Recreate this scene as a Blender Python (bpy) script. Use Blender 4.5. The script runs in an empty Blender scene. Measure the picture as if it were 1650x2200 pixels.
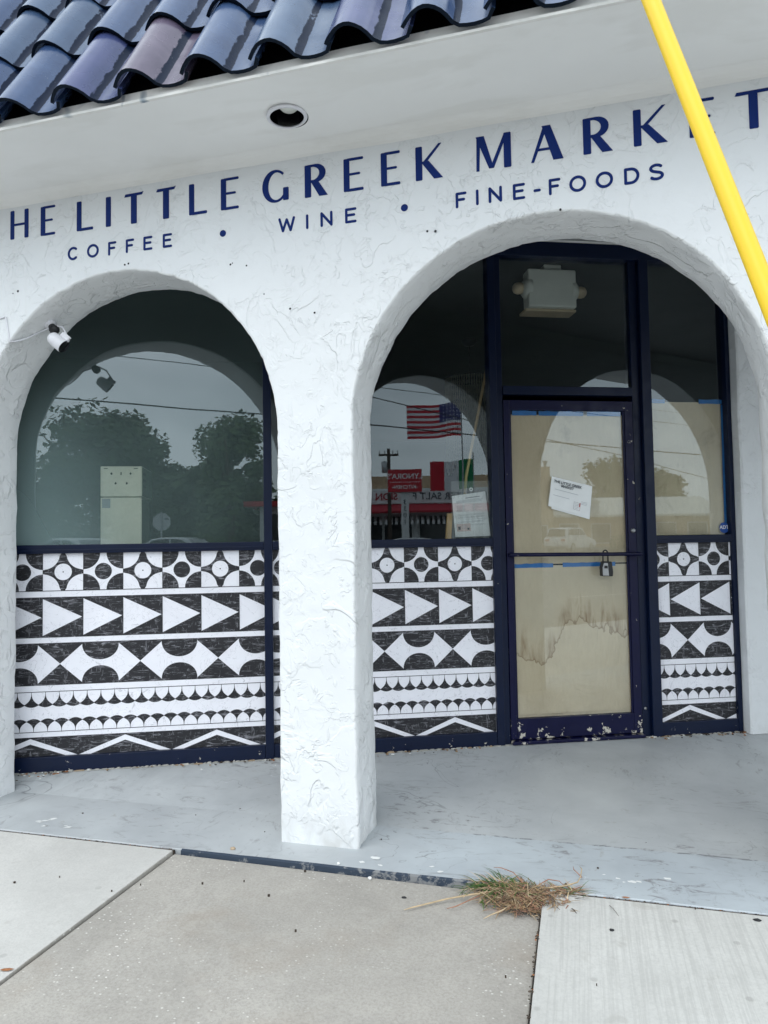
import bpy, bmesh, math, random
from math import sin, cos, pi, radians, sqrt, atan2
from mathutils import Vector, Matrix, noise
random.seed(7)
SC = bpy.context.scene
COL = SC.collection

# ------------------------------------------------------------------ camera
cam = bpy.data.cameras.new('camera')
co = bpy.data.objects.new('camera', cam); COL.objects.link(co)
YAW, PITCH, ROLL = 0.26905145, 0.04582339, -0.01652272
fw = Vector((-sin(YAW)*cos(PITCH), cos(YAW)*cos(PITCH), sin(PITCH)))
r0 = Vector((cos(YAW), sin(YAW), 0)); u0 = r0.cross(fw)
rx = r0*cos(ROLL)+u0*sin(ROLL); ux = -r0*sin(ROLL)+u0*cos(ROLL)
m = Matrix((rx, ux, -fw)).transposed().to_4x4(); m.translation = (0, -2.881, 1.27)
co.matrix_world = m
cam.sensor_fit = 'VERTICAL'; cam.sensor_height = 36.0; cam.lens = 36.0*1525/2200
cam.clip_start = 0.05; cam.clip_end = 2000
SC.camera = co

# ------------------------------------------------------------------ world, sun, exposure
SUN_EL, SUN_AZ = radians(54), radians(200)      # azimuth measured clockwise from +Y
w = bpy.data.worlds.new('World'); SC.world = w; w.use_nodes = True
wt = w.node_tree; wt.nodes.clear()
def wn(t, **k):
    n = wt.nodes.new(t)
    for a, b in k.items(): setattr(n, a, b)
    return n
sky = wn('ShaderNodeTexSky', sky_type='NISHITA', sun_disc=False)
sky.sun_elevation = SUN_EL; sky.sun_rotation = SUN_AZ
sky.air_density = 1.5; sky.dust_density = 4; sky.ozone_density = 1
tc = wn('ShaderNodeTexCoord')
mp = wn('ShaderNodeMapping'); mp.inputs['Scale'].default_value = (1, 1, 2.2)
nz = wn('ShaderNodeTexNoise'); nz.inputs['Scale'].default_value = 3.2; nz.inputs['Detail'].default_value = 6; nz.inputs['Roughness'].default_value = .5
cr = wn('ShaderNodeValToRGB')
cr.color_ramp.elements[0].position = .3; cr.color_ramp.elements[0].color = (5.9, 6.75, 7.35, 1)
cr.color_ramp.elements[1].position = .72; cr.color_ramp.elements[1].color = (10.8, 11.7, 12.4, 1)
mx = wn('ShaderNodeMix', data_type='RGBA'); mx.inputs['Factor'].default_value = .88
bg = wn('ShaderNodeBackground'); bg.inputs['Strength'].default_value = .15
wo = wn('ShaderNodeOutputWorld')
L = wt.links
L.new(tc.outputs['Generated'], mp.inputs['Vector']); L.new(mp.outputs[0], nz.inputs['Vector'])
L.new(nz.outputs['Fac'], cr.inputs['Fac']); L.new(sky.outputs[0], mx.inputs['A']); L.new(cr.outputs[0], mx.inputs['B'])
L.new(mx.outputs['Result'], bg.inputs['Color']); L.new(bg.outputs[0], wo.inputs['Surface'])
sl = bpy.data.lights.new('sun', 'SUN'); sl.energy = .5; sl.angle = radians(40); sl.color = (1, .97, .93)
so = bpy.data.objects.new('sun', sl); COL.objects.link(so)
sd = Vector((sin(SUN_AZ)*cos(SUN_EL), cos(SUN_AZ)*cos(SUN_EL), sin(SUN_EL)))
so.rotation_euler = sd.to_track_quat('Z', 'Y').to_euler(); so.location = (0, -6, 12)
SC.view_settings.view_transform = 'Standard'; SC.view_settings.look = 'None'
SC.view_settings.gamma = 1; SC.view_settings.use_curve_mapping = False
SC.view_settings.exposure = 0.57
SC.render.engine = 'CYCLES'
SC.cycles.max_bounces = 10; SC.cycles.transparent_max_bounces = 12
SC.cycles.diffuse_bounces = 5; SC.cycles.glossy_bounces = 4
SC.cycles.use_denoising = True

# ------------------------------------------------------------------ material helpers
class NT:
    def __init__(s, name):
        s.m = bpy.data.materials.new(name); s.m.use_nodes = True
        s.t = s.m.node_tree; s.b = s.t.nodes['Principled BSDF']; s.out = s.t.nodes['Material Output']
        s.tc = s.t.nodes.new('ShaderNodeTexCoord')
    def n(s, t, **k):
        x = s.t.nodes.new(t)
        for a, b in k.items(): setattr(x, a, b)
        return x
    def l(s, a, b): s.t.links.new(a, b)
    def set(s, sock, v):
        if hasattr(v, 'is_linked') or hasattr(v, 'links'): s.l(v, sock)
        else: sock.default_value = v
    def noise(s, scale, detail=3, rough=.5, dist=0, stretch=None, off=(0, 0, 0), vec=None):
        v = vec if vec is not None else s.tc.outputs['Object']
        if stretch or off != (0, 0, 0):
            mp = s.n('ShaderNodeMapping'); mp.inputs['Scale'].default_value = stretch or (1, 1, 1); mp.inputs['Location'].default_value = off
            s.l(v, mp.inputs['Vector']); v = mp.outputs[0]
        x = s.n('ShaderNodeTexNoise'); s.l(v, x.inputs['Vector'])
        x.inputs['Scale'].default_value = scale; x.inputs['Detail'].default_value = detail
        x.inputs['Roughness'].default_value = rough; x.inputs['Distortion'].default_value = dist
        return x.outputs['Fac']
    def vor(s, scale, feature='F1', out='Distance', stretch=None, rnd=1):
        v = s.tc.outputs['Object']
        if stretch:
            mp = s.n('ShaderNodeMapping'); mp.inputs['Scale'].default_value = stretch
            s.l(v, mp.inputs['Vector']); v = mp.outputs[0]
        x = s.n('ShaderNodeTexVoronoi', feature=feature); s.l(v, x.inputs['Vector']); x.inputs['Scale'].default_value = scale
        x.inputs['Randomness'].default_value = rnd
        return x.outputs[out]
    def ramp(s, fac, a, b, lo=0.0, hi=1.0, interp='LINEAR'):
        x = s.n('ShaderNodeMapRange', interpolation_type='SMOOTHSTEP' if interp == 'S' else 'LINEAR')
        s.l(fac, x.inputs['Value']); x.inputs['From Min'].default_value = a; x.inputs['From Max'].default_value = b
        x.inputs['To Min'].default_value = lo; x.inputs['To Max'].default_value = hi
        return x.outputs['Result']
    def math(s, op, a, b=None, c=None):
        x = s.n('ShaderNodeMath', operation=op); s.set(x.inputs[0], a)
        if b is not None: s.set(x.inputs[1], b)
        if c is not None: s.set(x.inputs[2], c)
        return x.outputs[0]
    def mix(s, fac, a, b):
        x = s.n('ShaderNodeMix', data_type='RGBA'); s.set(x.inputs['Factor'], fac)
        for k, v in (('A', a), ('B', b)):
            if isinstance(v, tuple): x.inputs[k].default_value = v if len(v) == 4 else v+(1,)
            else: s.l(v, x.inputs[k])
        return x.outputs['Result']
    def col(s, v):
        if isinstance(v, tuple): s.b.inputs['Base Color'].default_value = v if len(v) == 4 else v+(1,)
        else: s.l(v, s.b.inputs['Base Color'])
    def rough(s, v): s.set(s.b.inputs['Roughness'], v)
    def bump(s, h, strength=.5, dist=.005, prev=None):
        x = s.n('ShaderNodeBump'); s.l(h, x.inputs['Height']); x.inputs['Strength'].default_value = strength
        x.inputs['Distance'].default_value = dist
        if prev is not None: s.l(prev, x.inputs['Normal'])
        s.l(x.outputs[0], s.b.inputs['Normal']); return x.outputs[0]
    def sep(s):
        x = s.n('ShaderNodeSeparateXYZ'); s.l(s.tc.outputs['Object'], x.inputs[0]); return x.outputs

def simple(name, c, rough=.5, var=.12, scale=9, metal=0, spec=.5, bump=0, bscale=60):
    t = NT(name)
    if var:
        f = t.noise(scale, 4, .6)
        t.col(t.mix(t.ramp(f, .3, .7), tuple(x*(1-var) for x in c), tuple(min(1, x*(1+var)) for x in c)))
    else: t.col(c)
    t.rough(rough); t.b.inputs['Metallic'].default_value = metal
    t.b.inputs['Specular IOR Level'].default_value = spec
    if bump: t.bump(t.noise(bscale, 3), bump, .003)
    return t.m

def stucco(name, c, mask_lo=.30, mask_hi=.52, amp=1.0, rough=.42):
    t = NT(name)
    def flake(sc, th, off, dist):
        f = t.noise(sc, 4, .55, dist, off=off)
        pl = t.ramp(f, th, th+.034, interp='S')
        fade = t.ramp(t.noise(sc*.8, 2, .5, off=(off[1]+3, off[0], 5)), .42, .62)
        return t.math('MULTIPLY', pl, fade)
    h = t.math('ADD', t.math('MULTIPLY', flake(6.5, .52, (3, 1, 2), .9), 1.0), t.math('MULTIPLY', flake(15, .53, (7, 4, 1), 1.2), .7))
    h = t.math('ADD', h, t.math('MULTIPLY', flake(3.6, .47, (1, 9, 4), .7), 1.2))
    msk = t.ramp(t.noise(1.7, 3, .5), mask_lo, mask_hi)
    h = t.math('MULTIPLY', h, msk)
    h = t.math('ADD', h, t.math('MULTIPLY', t.noise(38, 3, .6, .4), .14))
    h = t.math('ADD', h, t.math('MULTIPLY', t.noise(3, 2), .5))
    t.bump(h, .72*amp, .005)
    v = t.ramp(t.noise(2.2, 4, .6), .3, .7)
    zz = t.sep()[2]
    gr_ = t.math('MULTIPLY', t.ramp(zz, .16, .0), t.ramp(t.noise(9, 5, .65, .5, stretch=(1, 1, .5)), .42, .66))
    dr = t.math('MULTIPLY', t.ramp(t.noise(7, 4, .6, .2, stretch=(1, 1, .07)), .60, .74), t.ramp(t.noise(1.3, 2, off=(4, 4, 1)), .45, .62))
    pt_ = t.ramp(t.noise(.9, 4, .55, .6, off=(2, 7, 3)), .50, .53)
    cc = t.mix(v, tuple(x*.95 for x in c), c)
    cc = t.mix(t.math('MULTIPLY', pt_, .5), cc, tuple(x*.965 for x in c))
    cc = t.mix(t.math('MULTIPLY', dr, .16), cc, (.55, .54, .50)); cc = t.mix(t.math('MULTIPLY', gr_, .55), cc, (.46, .45, .42))
    t.col(cc); t.rough(rough)
    t.b.inputs['Specular IOR Level'].default_value = .35
    return t.m

M = {}
M['stucco'] = stucco('white_stucco', (.765, .785, .80))
M['stucco_in'] = stucco('white_stucco_reveal', (.80, .81, .815), .2, .4, 1.3)
def smooth_white():
    t = NT('soffit_white'); v = t.ramp(t.noise(1.6, 4, .6), .35, .65)
    st = t.ramp(t.noise(2.4, 4, .55, .4, stretch=(.6, 1.6, 1)), .52, .6)
    t.col(t.mix(t.math('MULTIPLY', st, .55), t.mix(v, (.84, .84, .825), (.88, .88, .865)), (.78, .775, .75)))
    h = t.noise(22, 3, .6, .4, stretch=(.3, 1, 1)); t.bump(h, .25, .002); t.rough(.45); return t.m
M['soffit'] = smooth_white()
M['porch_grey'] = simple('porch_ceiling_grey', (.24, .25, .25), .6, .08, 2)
M['back_shade'] = stucco('wall_back_shade', (.34, .365, .36))  # darker copy of the white stucco: porch shade put into the back's colour
M['caulk'] = simple('caulk_white', (.84, .84, .825), .5, .04, 30, bump=.3, bscale=25)
def fascia_mat():
    t = NT('fascia_white'); s = t.ramp(t.noise(9, 4, .6, stretch=(1, 1, .15)), .5, .8)
    blue = t.math('MULTIPLY', t.ramp(t.noise(3.1, 3, .6, .5, off=(2.2, 0, 0)), .62, .68), .85)
    c = t.mix(s, (.80, .79, .76), (.66, .65, .62)); t.col(t.mix(blue, c, (.05, .12, .2))); t.rough(.5)
    t.bump(t.noise(40, 3), .3, .002); return t.m
M['fascia'] = fascia_mat()
def navy_frame(name='frame_navy', chips=.66, c=(.0012, .0068, .030)):
    t = NT(name); v = t.noise(6, 3); ch = t.noise(26 if chips > .7 else 23, 5, .68, .2, stretch=(.7, 1, .6))
    zz = t.sep()[2]
    low = t.ramp(zz, .24, .04, 0, .075 if chips > .7 else .10)
    fac = t.ramp(t.math('ADD', ch, low), chips, chips+.012)
    t.col(t.mix(fac, t.mix(v, tuple(x*.8 for x in c), tuple(x*1.2 for x in c)), (.55, .52, .45)))
    t.rough(t.ramp(t.noise(14, 3), .3, .7, .3, .5)); t.b.inputs['Specular IOR Level'].default_value = .3
    t.bump(t.noise(30, 3, stretch=(.3, 1, 1)), .12, .002); return t.m
M['navy'] = navy_frame(chips=.735)
M['navy_door'] = navy_frame('door_navy_chipped', .675, (.0012, .0022, .032))
def tile_mat(name, c, c2):
    t = NT(name)
    x = t.sep()[0]
    oi = t.n('ShaderNodeObjectInfo'); va = t.n('ShaderNodeVectorMath', operation='ADD'); vm = t.n('ShaderNodeVectorMath', operation='SCALE')
    t.l(oi.outputs['Location'], vm.inputs[0]); vm.inputs['Scale'].default_value = 3.7
    t.l(t.tc.outputs['Object'], va.inputs[0]); t.l(vm.outputs[0], va.inputs[1])
    class _tc: outputs = {'Object': va.outputs[0]}
    t.tc = _tc
    d = t.noise(5, 4, .6, .3)
    v = t.mix(t.ramp(d, .35, .68), c, c2)
    fl = t.math('MULTIPLY', t.ramp(x, .168, .190, interp='S'), t.ramp(x, .216, .200, interp='S'))
    grime = t.ramp(t.math('ADD', fl, t.math('MULTIPLY', t.math('SUBTRACT', t.noise(16, 5, .72, .5, stretch=(1, .45, 1)), .5), 1.9)), .62, .74)
    v = t.mix(grime, v, (.008, .015, .036))
    sp = t.ramp(t.vor(46), .06, .045); sp = t.math('MULTIPLY', sp, t.ramp(t.noise(9, 2), .5, .62))
    v = t.mix(t.math('MULTIPLY', sp, .8), v, (.5, .52, .55))
    ds = t.ramp(t.vor(21), .05, .04)
    t.col(t.mix(ds, v, (.008, .01, .02)))
    t.rough(t.math('ADD', t.ramp(t.noise(8, 3), .3, .7, .16, .34), t.math('MULTIPLY', grime, .06)))
    t.set(t.b.inputs['Specular IOR Level'], t.ramp(grime, 0, 1, .38, .06))
    t.bump(t.math('ADD', t.noise(9, 3), t.math('MULTIPLY', t.noise(90, 2), .1)), .06, .004); return t.m
M['tile_a'] = tile_mat('tile_navy', (.027, .056, .135), (.048, .088, .185))
M['tile_b'] = tile_mat('tile_navy_violet', (.032, .050, .135), (.060, .072, .18))
M['tile_c'] = tile_mat('tile_faded_plum', (.080, .065, .105), (.135, .11, .16))
M['tile_d'] = tile_mat('tile_slate', (.040, .074, .145), (.062, .105, .185))
M['tile_rim'] = simple('tile_butt_dark', (.005, .011, .022), .6, .3, 20, spec=.1)
M['dark'] = simple('roof_underlay_black', (.006, .006, .008), .9, .2)
M['letter'] = simple('letter_blue', (.0, .017, .135), .6, .1, 12, spec=.2)
def panel_mat(name, black):
    t = NT(name)
    if black:
        s1 = t.noise(10, 5, .75, 1.2, stretch=(1.2, 1, 7)); s2 = t.noise(12, 5, .7, .8, stretch=(5, 1, 1.5), off=(4, 0, 2))
        f = t.math('MAXIMUM', t.ramp(s1, .54, .66), t.math('MULTIPLY', t.ramp(s2, .58, .70), .8))
        t.col(t.mix(f, (.010, .010, .014), (.27, .27, .30)))
    else:
        f = t.ramp(t.noise(14, 6, .75, 1.0), .62, .7); v = t.ramp(t.noise(6, 4, .6), .3, .7)
        k = t.ramp(t.noise(5, 4, .6, 2.5), .497, .503); k2 = t.ramp(t.noise(5, 4, .6, 2.5), .509, .503)
        cr_ = t.math('MULTIPLY', t.math('MULTIPLY', k, k2), .45)
        c = t.mix(v, (.84, .84, .90), (.90, .90, .96)); c = t.mix(t.math('MULTIPLY', f, .5), c, (.3, .3, .34))
        t.col(t.mix(cr_, c, (.2, .2, .24)))
    t.rough(.5); t.bump(t.noise(45, 3, .6, stretch=(.6, 1, 1.4)), .15, .001); return t.m
M['print_w'] = panel_mat('print_white', False); M['print_b'] = panel_mat('print_black', True)
M['line'] = simple('print_line', (.02, .02, .025), .5, .2)

def glass_mat(name, f0, tint, dirt=0.0, dcol=(.5, .55, .53), left=None):
    m_ = bpy.data.materials.new(name); m_.use_nodes = True; t = m_.node_tree; t.nodes.clear()
    N = t.nodes.new; l = t.links.new
    out = N('ShaderNodeOutputMaterial'); tr = N('ShaderNodeBsdfTransparent'); tr.inputs[0].default_value = tint+(1,)
    gl = N('ShaderNodeBsdfGlossy'); gl.inputs['Roughness'].default_value = 0.0; gl.inputs['Color'].default_value = (.86, .96, 1, 1)
    ge = N('ShaderNodeNewGeometry'); dp = N('ShaderNodeVectorMath'); dp.operation = 'DOT_PRODUCT'
    l(ge.outputs['Incoming'], dp.inputs[0]); l(ge.outputs['Normal'], dp.inputs[1])
    ab = N('ShaderNodeMath'); ab.operation = 'ABSOLUTE'; l(dp.outputs['Value'], ab.inputs[0])
    su = N('ShaderNodeMath'); su.operation = 'SUBTRACT'; su.inputs[0].default_value = 1; l(ab.outputs[0], su.inputs[1])
    pw = N('ShaderNodeMath'); pw.operation = 'POWER'; l(su.outputs[0], pw.inputs[0]); pw.inputs[1].default_value = 5
    ma = N('ShaderNodeMath'); ma.operation = 'MULTIPLY_ADD'; l(pw.outputs[0], ma.inputs[0]); ma.inputs[1].default_value = 1-f0; ma.inputs[2].default_value = f0
    if f0 <= 0: ma.inputs[1].default_value = 0
    tcn = N('ShaderNodeTexCoord'); nz = N('ShaderNodeTexNoise'); nz.inputs['Scale'].default_value = 1.6; nz.inputs['Detail'].default_value = 1
    l(tcn.outputs['Object'], nz.inputs['Vector']); bp = N('ShaderNodeBump'); bp.inputs['Strength'].default_value = .03; bp.inputs['Distance'].default_value = .01
    l(nz.outputs['Fac'], bp.inputs['Height']); l(bp.outputs[0], gl.inputs['Normal'])
    mx = N('ShaderNodeMixShader'); l(ma.outputs[0], mx.inputs[0]); l(tr.outputs[0], mx.inputs[1]); l(gl.outputs[0], mx.inputs[2])
    last = mx.outputs[0]
    if dirt:
        df = N('ShaderNodeBsdfDiffuse'); df.inputs[0].default_value = dcol+(1,)
        n2 = N('ShaderNodeTexNoise'); n2.inputs['Scale'].default_value = 1.1; n2.inputs['Detail'].default_value = 3; l(tcn.outputs['Object'], n2.inputs['Vector'])
        mr = N('ShaderNodeMapRange'); l(n2.outputs['Fac'], mr.inputs['Value']); mr.inputs['From Min'].default_value = .3; mr.inputs['From Max'].default_value = .7
        mr.inputs['To Min'].default_value = dirt*.5; mr.inputs['To Max'].default_value = dirt
        fac = mr.outputs['Result']
        # dust specks and smears
        vo = N('ShaderNodeTexVoronoi'); vo.inputs['Scale'].default_value = 16; l(tcn.outputs['Object'], vo.inputs['Vector'])
        ms = N('ShaderNodeMapRange'); l(vo.outputs['Distance'], ms.inputs['Value']); ms.inputs['From Min'].default_value = .035; ms.inputs['From Max'].default_value = .02
        ms.inputs['To Min'].default_value = 0; ms.inputs['To Max'].default_value = .22
        ad = N('ShaderNodeMath'); ad.operation = 'ADD'; l(fac, ad.inputs[0]); l(ms.outputs['Result'], ad.inputs[1]); fac = ad.outputs[0]
        if left:
            sx = N('ShaderNodeSeparateXYZ'); l(tcn.outputs['Object'], sx.inputs[0])
            r1 = N('ShaderNodeMapRange'); l(sx.outputs[0], r1.inputs['Value']); r1.inputs['From Min'].default_value = left[0]; r1.inputs['From Max'].default_value = left[1]
            r1.interpolation_type = 'SMOOTHSTEP'
            r1.inputs['To Min'].default_value = left[2]; r1.inputs['To Max'].default_value = 0
            r2 = N('ShaderNodeMapRange'); l(sx.outputs[2], r2.inputs['Value']); r2.inputs['From Min'].default_value = 2.3; r2.inputs['From Max'].default_value = 1.3
            r2.inputs['To Min'].default_value = .25; r2.inputs['To Max'].default_value = 1
            mm = N('ShaderNodeMath'); mm.operation = 'MULTIPLY'; l(r1.outputs['Result'], mm.inputs[0]); l(r2.outputs['Result'], mm.inputs[1])
            a2 = N('ShaderNodeMath'); a2.operation = 'ADD'; l(fac, a2.inputs[0]); l(mm.outputs[0], a2.inputs[1]); fac = a2.outputs[0]
        m2 = N('ShaderNodeMixShader'); l(fac, m2.inputs[0]); l(last, m2.inputs[1]); l(df.outputs[0], m2.inputs[2]); last = m2.outputs[0]
    l(last, out.inputs['Surface']); return m_
M['glass'] = glass_mat('window_glass', .105, (.84, .86, .85), .004)
M['glass_hazy'] = glass_mat('window_glass_hazy', .14, (.84, .89, .87), .13, dcol=(.46, .64, .64), left=(-1.70, -.70, .34))
M['glass_back'] = glass_mat('window_glass_inner', 0.0, (.97, .98, .98))

def kraft(name, stain):
    t = NT(name); v = t.ramp(t.noise(2.4, 4, .6), .3, .7); g = t.noise(60, 3, .6, stretch=(1, 1, .2))
    c = t.mix(v, (.62, .50, .345), (.78, .655, .475)); c = t.mix(t.ramp(g, .4, .7, 0, .16), c, (.52, .40, .26))
    if stain:
        s = t.sep()
        cur = t.n('ShaderNodeFloatCurve'); cu = cur.mapping.curves[0]
        pts = [(0, .42), (.10, .37), (.22, .32), (.30, .36), (.40, .50), (.48, .585), (.53, .565), (.57, .61), (.66, .55), (.80, .535), (.92, .50), (1, .52)]
        for i, p in enumerate(pts):
            if i < 2: cu.points[i].location = p
            else: cu.points.new(*p)
        cur.mapping.update()
        t.l(t.ramp(s[0], 1.44, 2.24), cur.inputs['Value'])
        hh = t.math('MULTIPLY', cur.outputs[0], 1.0)
        sc = t.math('MULTIPLY', t.math('ADD', t.math('SUBTRACT', t.noise(11, 4, .6), .5), t.math('MULTIPLY', t.vor(34, stretch=(1, .01, .4)), -.35)), .13)
        hh = t.math('ADD', t.math('ADD', hh, sc), .19)
        d = t.math('SUBTRACT', s[2], hh)
        line = t.math('MULTIPLY', t.ramp(d, -.006, 0), t.ramp(d, .016, .0))
        str_ = t.noise(24, 4, .65, .5, stretch=(1, 1, .12))
        dn = t.math('SUBTRACT', d, t.math('MULTIPLY', t.noise(9, 2, .5, stretch=(1, 1, .01)), .26)); halo = t.math('MULTIPLY', t.ramp(d, 0, .004), t.ramp(dn, .06, -.10))
        hs = t.math('MULTIPLY', halo, t.ramp(str_, .44, .66))
        c = t.mix(t.math('MULTIPLY', t.ramp(d, 0, .3), .40), c, (.74, .66, .53))
        c = t.mix(t.math('MULTIPLY', hs, .85), c, (.27, .14, .05))
        c = t.mix(t.math('MULTIPLY', line, .6), c, (.20, .10, .04))
    else:
        st = t.ramp(t.noise(3.0, 5, .65, .8, off=(1.3, 2, .7)), .60, .72)
        c = t.mix(t.math('MULTIPLY', st, .4), c, (.26, .17, .09))
    t.col(c); t.rough(.75); t.bump(t.noise(3.2, 5, .62, .9, stretch=(1, 1, .45)), 1.0, .03); return t.m
M['kraft'] = kraft('kraft_paper', False); M['kraft_stain'] = kraft('kraft_paper_stained', True)
M['tape'] = simple('painters_tape_blue', (.02, .19, .55), .55, .15, 20)
M['paper'] = simple('white_paper', (.90, .92, .92), .6, .04, 12)
M['ink'] = simple('ink_grey', (.10, .11, .13), .6, .1)
M['ink_red'] = simple('ink_red', (.5, .05, .05), .6, .1)
M['ink_pale'] = simple('ink_pale_grey', (.42, .45, .48), .6, .1)
M['mortar'] = simple('mortar_grey', (.42, .41, .38), .9, .25, 40)
M['mortar2'] = simple('mortar_pale', (.62, .60, .55), .9, .2, 40)
M['pink'] = simple('pale_pink_paper', (.72, .58, .55), .6, .05)

def porch_mat(name, c, chip):
    t = NT(name)
    v = t.ramp(t.noise(1.7, 5, .62, .3), .3, .7); fine = t.noise(120, 3, .6)
    pos = t.sep(); yj = t.math('ADD', pos[1], t.math('MULTIPLY', t.math('SUBTRACT', t.noise(14, 4, .6), .5), .03))
    xj = t.math('ADD', pos[0], t.math('MULTIPLY', t.math('SUBTRACT', t.noise(5, 3, .6), .5), .5))
    new = t.math('MULTIPLY', t.ramp(yj, .268, .262), t.ramp(xj, -1.1, -.55))
    cf = t.mix(new, c, (.455, .498, .528))
    base = t.mix(v, (.80, .80, .81), (1.08, 1.08, 1.07))
    mul = t.n('ShaderNodeMix', data_type='RGBA', blend_type='MULTIPLY'); mul.inputs['Factor'].default_value = 1
    t.l(cf, mul.inputs['A']); t.l(base, mul.inputs['B']); base = mul.outputs['Result']
    chipl = t.math('MULTIPLY', t.math('MULTIPLY', t.ramp(yj, .256, .263), t.ramp(yj, .273, .267)), t.math('MULTIPLY', t.ramp(pos[0], -.62, -.58), t.ramp(t.noise(9, 4, .7, off=(0, 3, 1)), .47, .55)))
    base = t.mix(t.math('MULTIPLY', chipl, .8), base, (.12, .12, .13))
    s2 = t.noise(6, 6, .75, 1.8, stretch=(2.2, .9, 1), off=(6, 2, 0)); s2 = t.math('MULTIPLY', t.ramp(s2, .575, .66), t.ramp(t.noise(1.5, 2, off=(9, 9, 0)), .46, .6))
    base = t.mix(t.math('MULTIPLY', s2, .55), base, (.19, .18, .19))
    hair = t.math('ABSOLUTE', t.math('SUBTRACT', t.noise(1.6, 4, .6, .8, off=(3, 1, 0)), .5)); hair = t.math('MULTIPLY', t.ramp(hair, .0035, .001), t.ramp(t.noise(1.1, 2, off=(2, 2, 0)), .5, .56))
    base = t.mix(t.math('MULTIPLY', hair, .55), base, (.14, .14, .15))
    sc1 = t.ramp(t.noise(7, 6, .72, 1.4, stretch=(1.0, 2.6, 1)), .55, .63); msk = t.ramp(t.noise(1.1, 3, .5, off=(5, 2, 0)), .45, .62)
    base = t.mix(t.math('MULTIPLY', t.math('MULTIPLY', sc1, msk), .75), base, (.16, .15, .155))
    base = t.mix(t.math('MULTIPLY', t.ramp(t.noise(13, 5, .7, .6, off=(2, 8, 0)), .64, .70), .35), base, (.25, .22, .19))
    sp = t.math('MULTIPLY', t.ramp(t.vor(30, stretch=(1, 2, 1)), .09, .06), t.ramp(t.noise(2.3, 2, off=(3, 3, 0)), .5, .6))
    base = t.mix(t.math('MULTIPLY', sp, .8), base, (.06, .06, .065))
    ws = t.math('MULTIPLY', t.ramp(t.noise(19, 4, .6, .8, off=(9, 1, 0)), .70, .72), t.ramp(t.noise(2.2, 2, off=(1, 4, 0)), .52, .6))
    base = t.mix(t.math('MULTIPLY', ws, chip), base, (.66, .70, .73))
    t.col(base); t.rough(t.ramp(t.noise(5, 3), .3, .7, .38, .55)); t.b.inputs['Specular IOR Level'].default_value = .35
    h = t.math('ADD', t.math('MULTIPLY', fine, .3), t.noise(9, 4)); t.bump(h, .25, .003); return t.m
M['porch'] = porch_mat('porch_painted_concrete', (.445, .468, .480), .5)
M['apron'] = M['porch']
def conc(name, c, speck, broom, spots):
    t = NT(name); v = t.ramp(t.noise(1.5, 6, .62, .3), .3, .7); f = t.noise(105, 3, .75); m2 = t.noise(24, 4, .65)
    b = t.mix(v, tuple(x*(.78 if speck else .87) for x in c), tuple(x*1.10 for x in c))
    b = t.mix(t.ramp(f, .42, .66, 0, .5 if speck else .25), b, tuple(x*.58 for x in c)); b = t.mix(t.ramp(m2, .45, .75, 0, .22), b, tuple(x*1.25 for x in c))
    if speck:
        s = t.ramp(t.vor(52, stretch=(1, 1.3, 1)), .22, .15); s = t.math('MULTIPLY', s, t.ramp(t.noise(2.4, 3, .5, off=(2, 6, 1)), .40, .62))
        s = t.math('MULTIPLY', s, t.ramp(t.vor(52, out='Color', stretch=(1, 1.3, 1)), .50, .55))
        b = t.mix(t.math('MULTIPLY', s, .85), b, (.72, .70, .66))
        b = t.mix(t.math('MULTIPLY', t.ramp(t.noise(1.9, 4, .6, off=(6, 1, 3)), .58, .72), .3), b, (.27, .215, .16))
    if broom:
        g = t.noise(90, 4, .7, .15, stretch=(1, .025, 1)); b = t.mix(t.ramp(g, .46, .60, 0, .42), b, tuple(x*.70 for x in c))
        t.bump(t.math('ADD', g, t.math('MULTIPLY', f, .3)), .4, .003)
    else: t.bump(t.math('ADD', t.math('MULTIPLY', f, .6), m2), .45, .004)
    if spots:
        d = t.math('MULTIPLY', t.ramp(t.noise(8, 4, .6, off=(3, 5, 0)), .62, .70), .3); b = t.mix(d, b, (.33, .31, .28)); b = t.mix(t.math('MULTIPLY', t.ramp(t.vor(7), .10, .07), .4), b, (.26, .25, .235)); b = t.mix(t.math('MULTIPLY', t.ramp(t.noise(.9, 4, .6, .5, off=(8, 2, 0)), .45, .62), .3), b, tuple(x*.80 for x in c))
    t.col(b); t.rough(.8); t.b.inputs['Specular IOR Level'].default_value = .25; return t.m
M['conc_mid'] = conc('sidewalk_aggregate', (.415, .391, .355), True, False, False)
M['conc_left'] = conc('sidewalk_smooth', (.55, .54, .515), False, False, True)
M['conc_right'] = conc('sidewalk_broomed', (.54, .535, .51), False, True, True)
def edge_mat():
    t = NT('edge_paint_worn'); f = t.noise(20, 5, .7, .3); x = t.sep()[0]
    wv = t.math('ADD', f, t.ramp(x, -1.5, -.6, -.12, .06))
    t.col(t.mix(t.ramp(wv, .50, .58), (.025, .04, .065), (.20, .205, .21))); t.rough(.75); t.bump(f, .6, .006); return t.m
M['edge'] = edge_mat()
M['soil'] = simple('joint_soil', (.05, .036, .026), .95, .5, 40, bump=1, bscale=80)
M['asphalt'] = conc('road_asphalt', (.11, .11, .108), False, False, False)
M['white_paint'] = simple('road_paint_white', (.6, .6, .58), .7, .15, 14)
M['ground'] = simple('lot_ground', (.16, .155, .14), .9, .25, .6)
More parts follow.
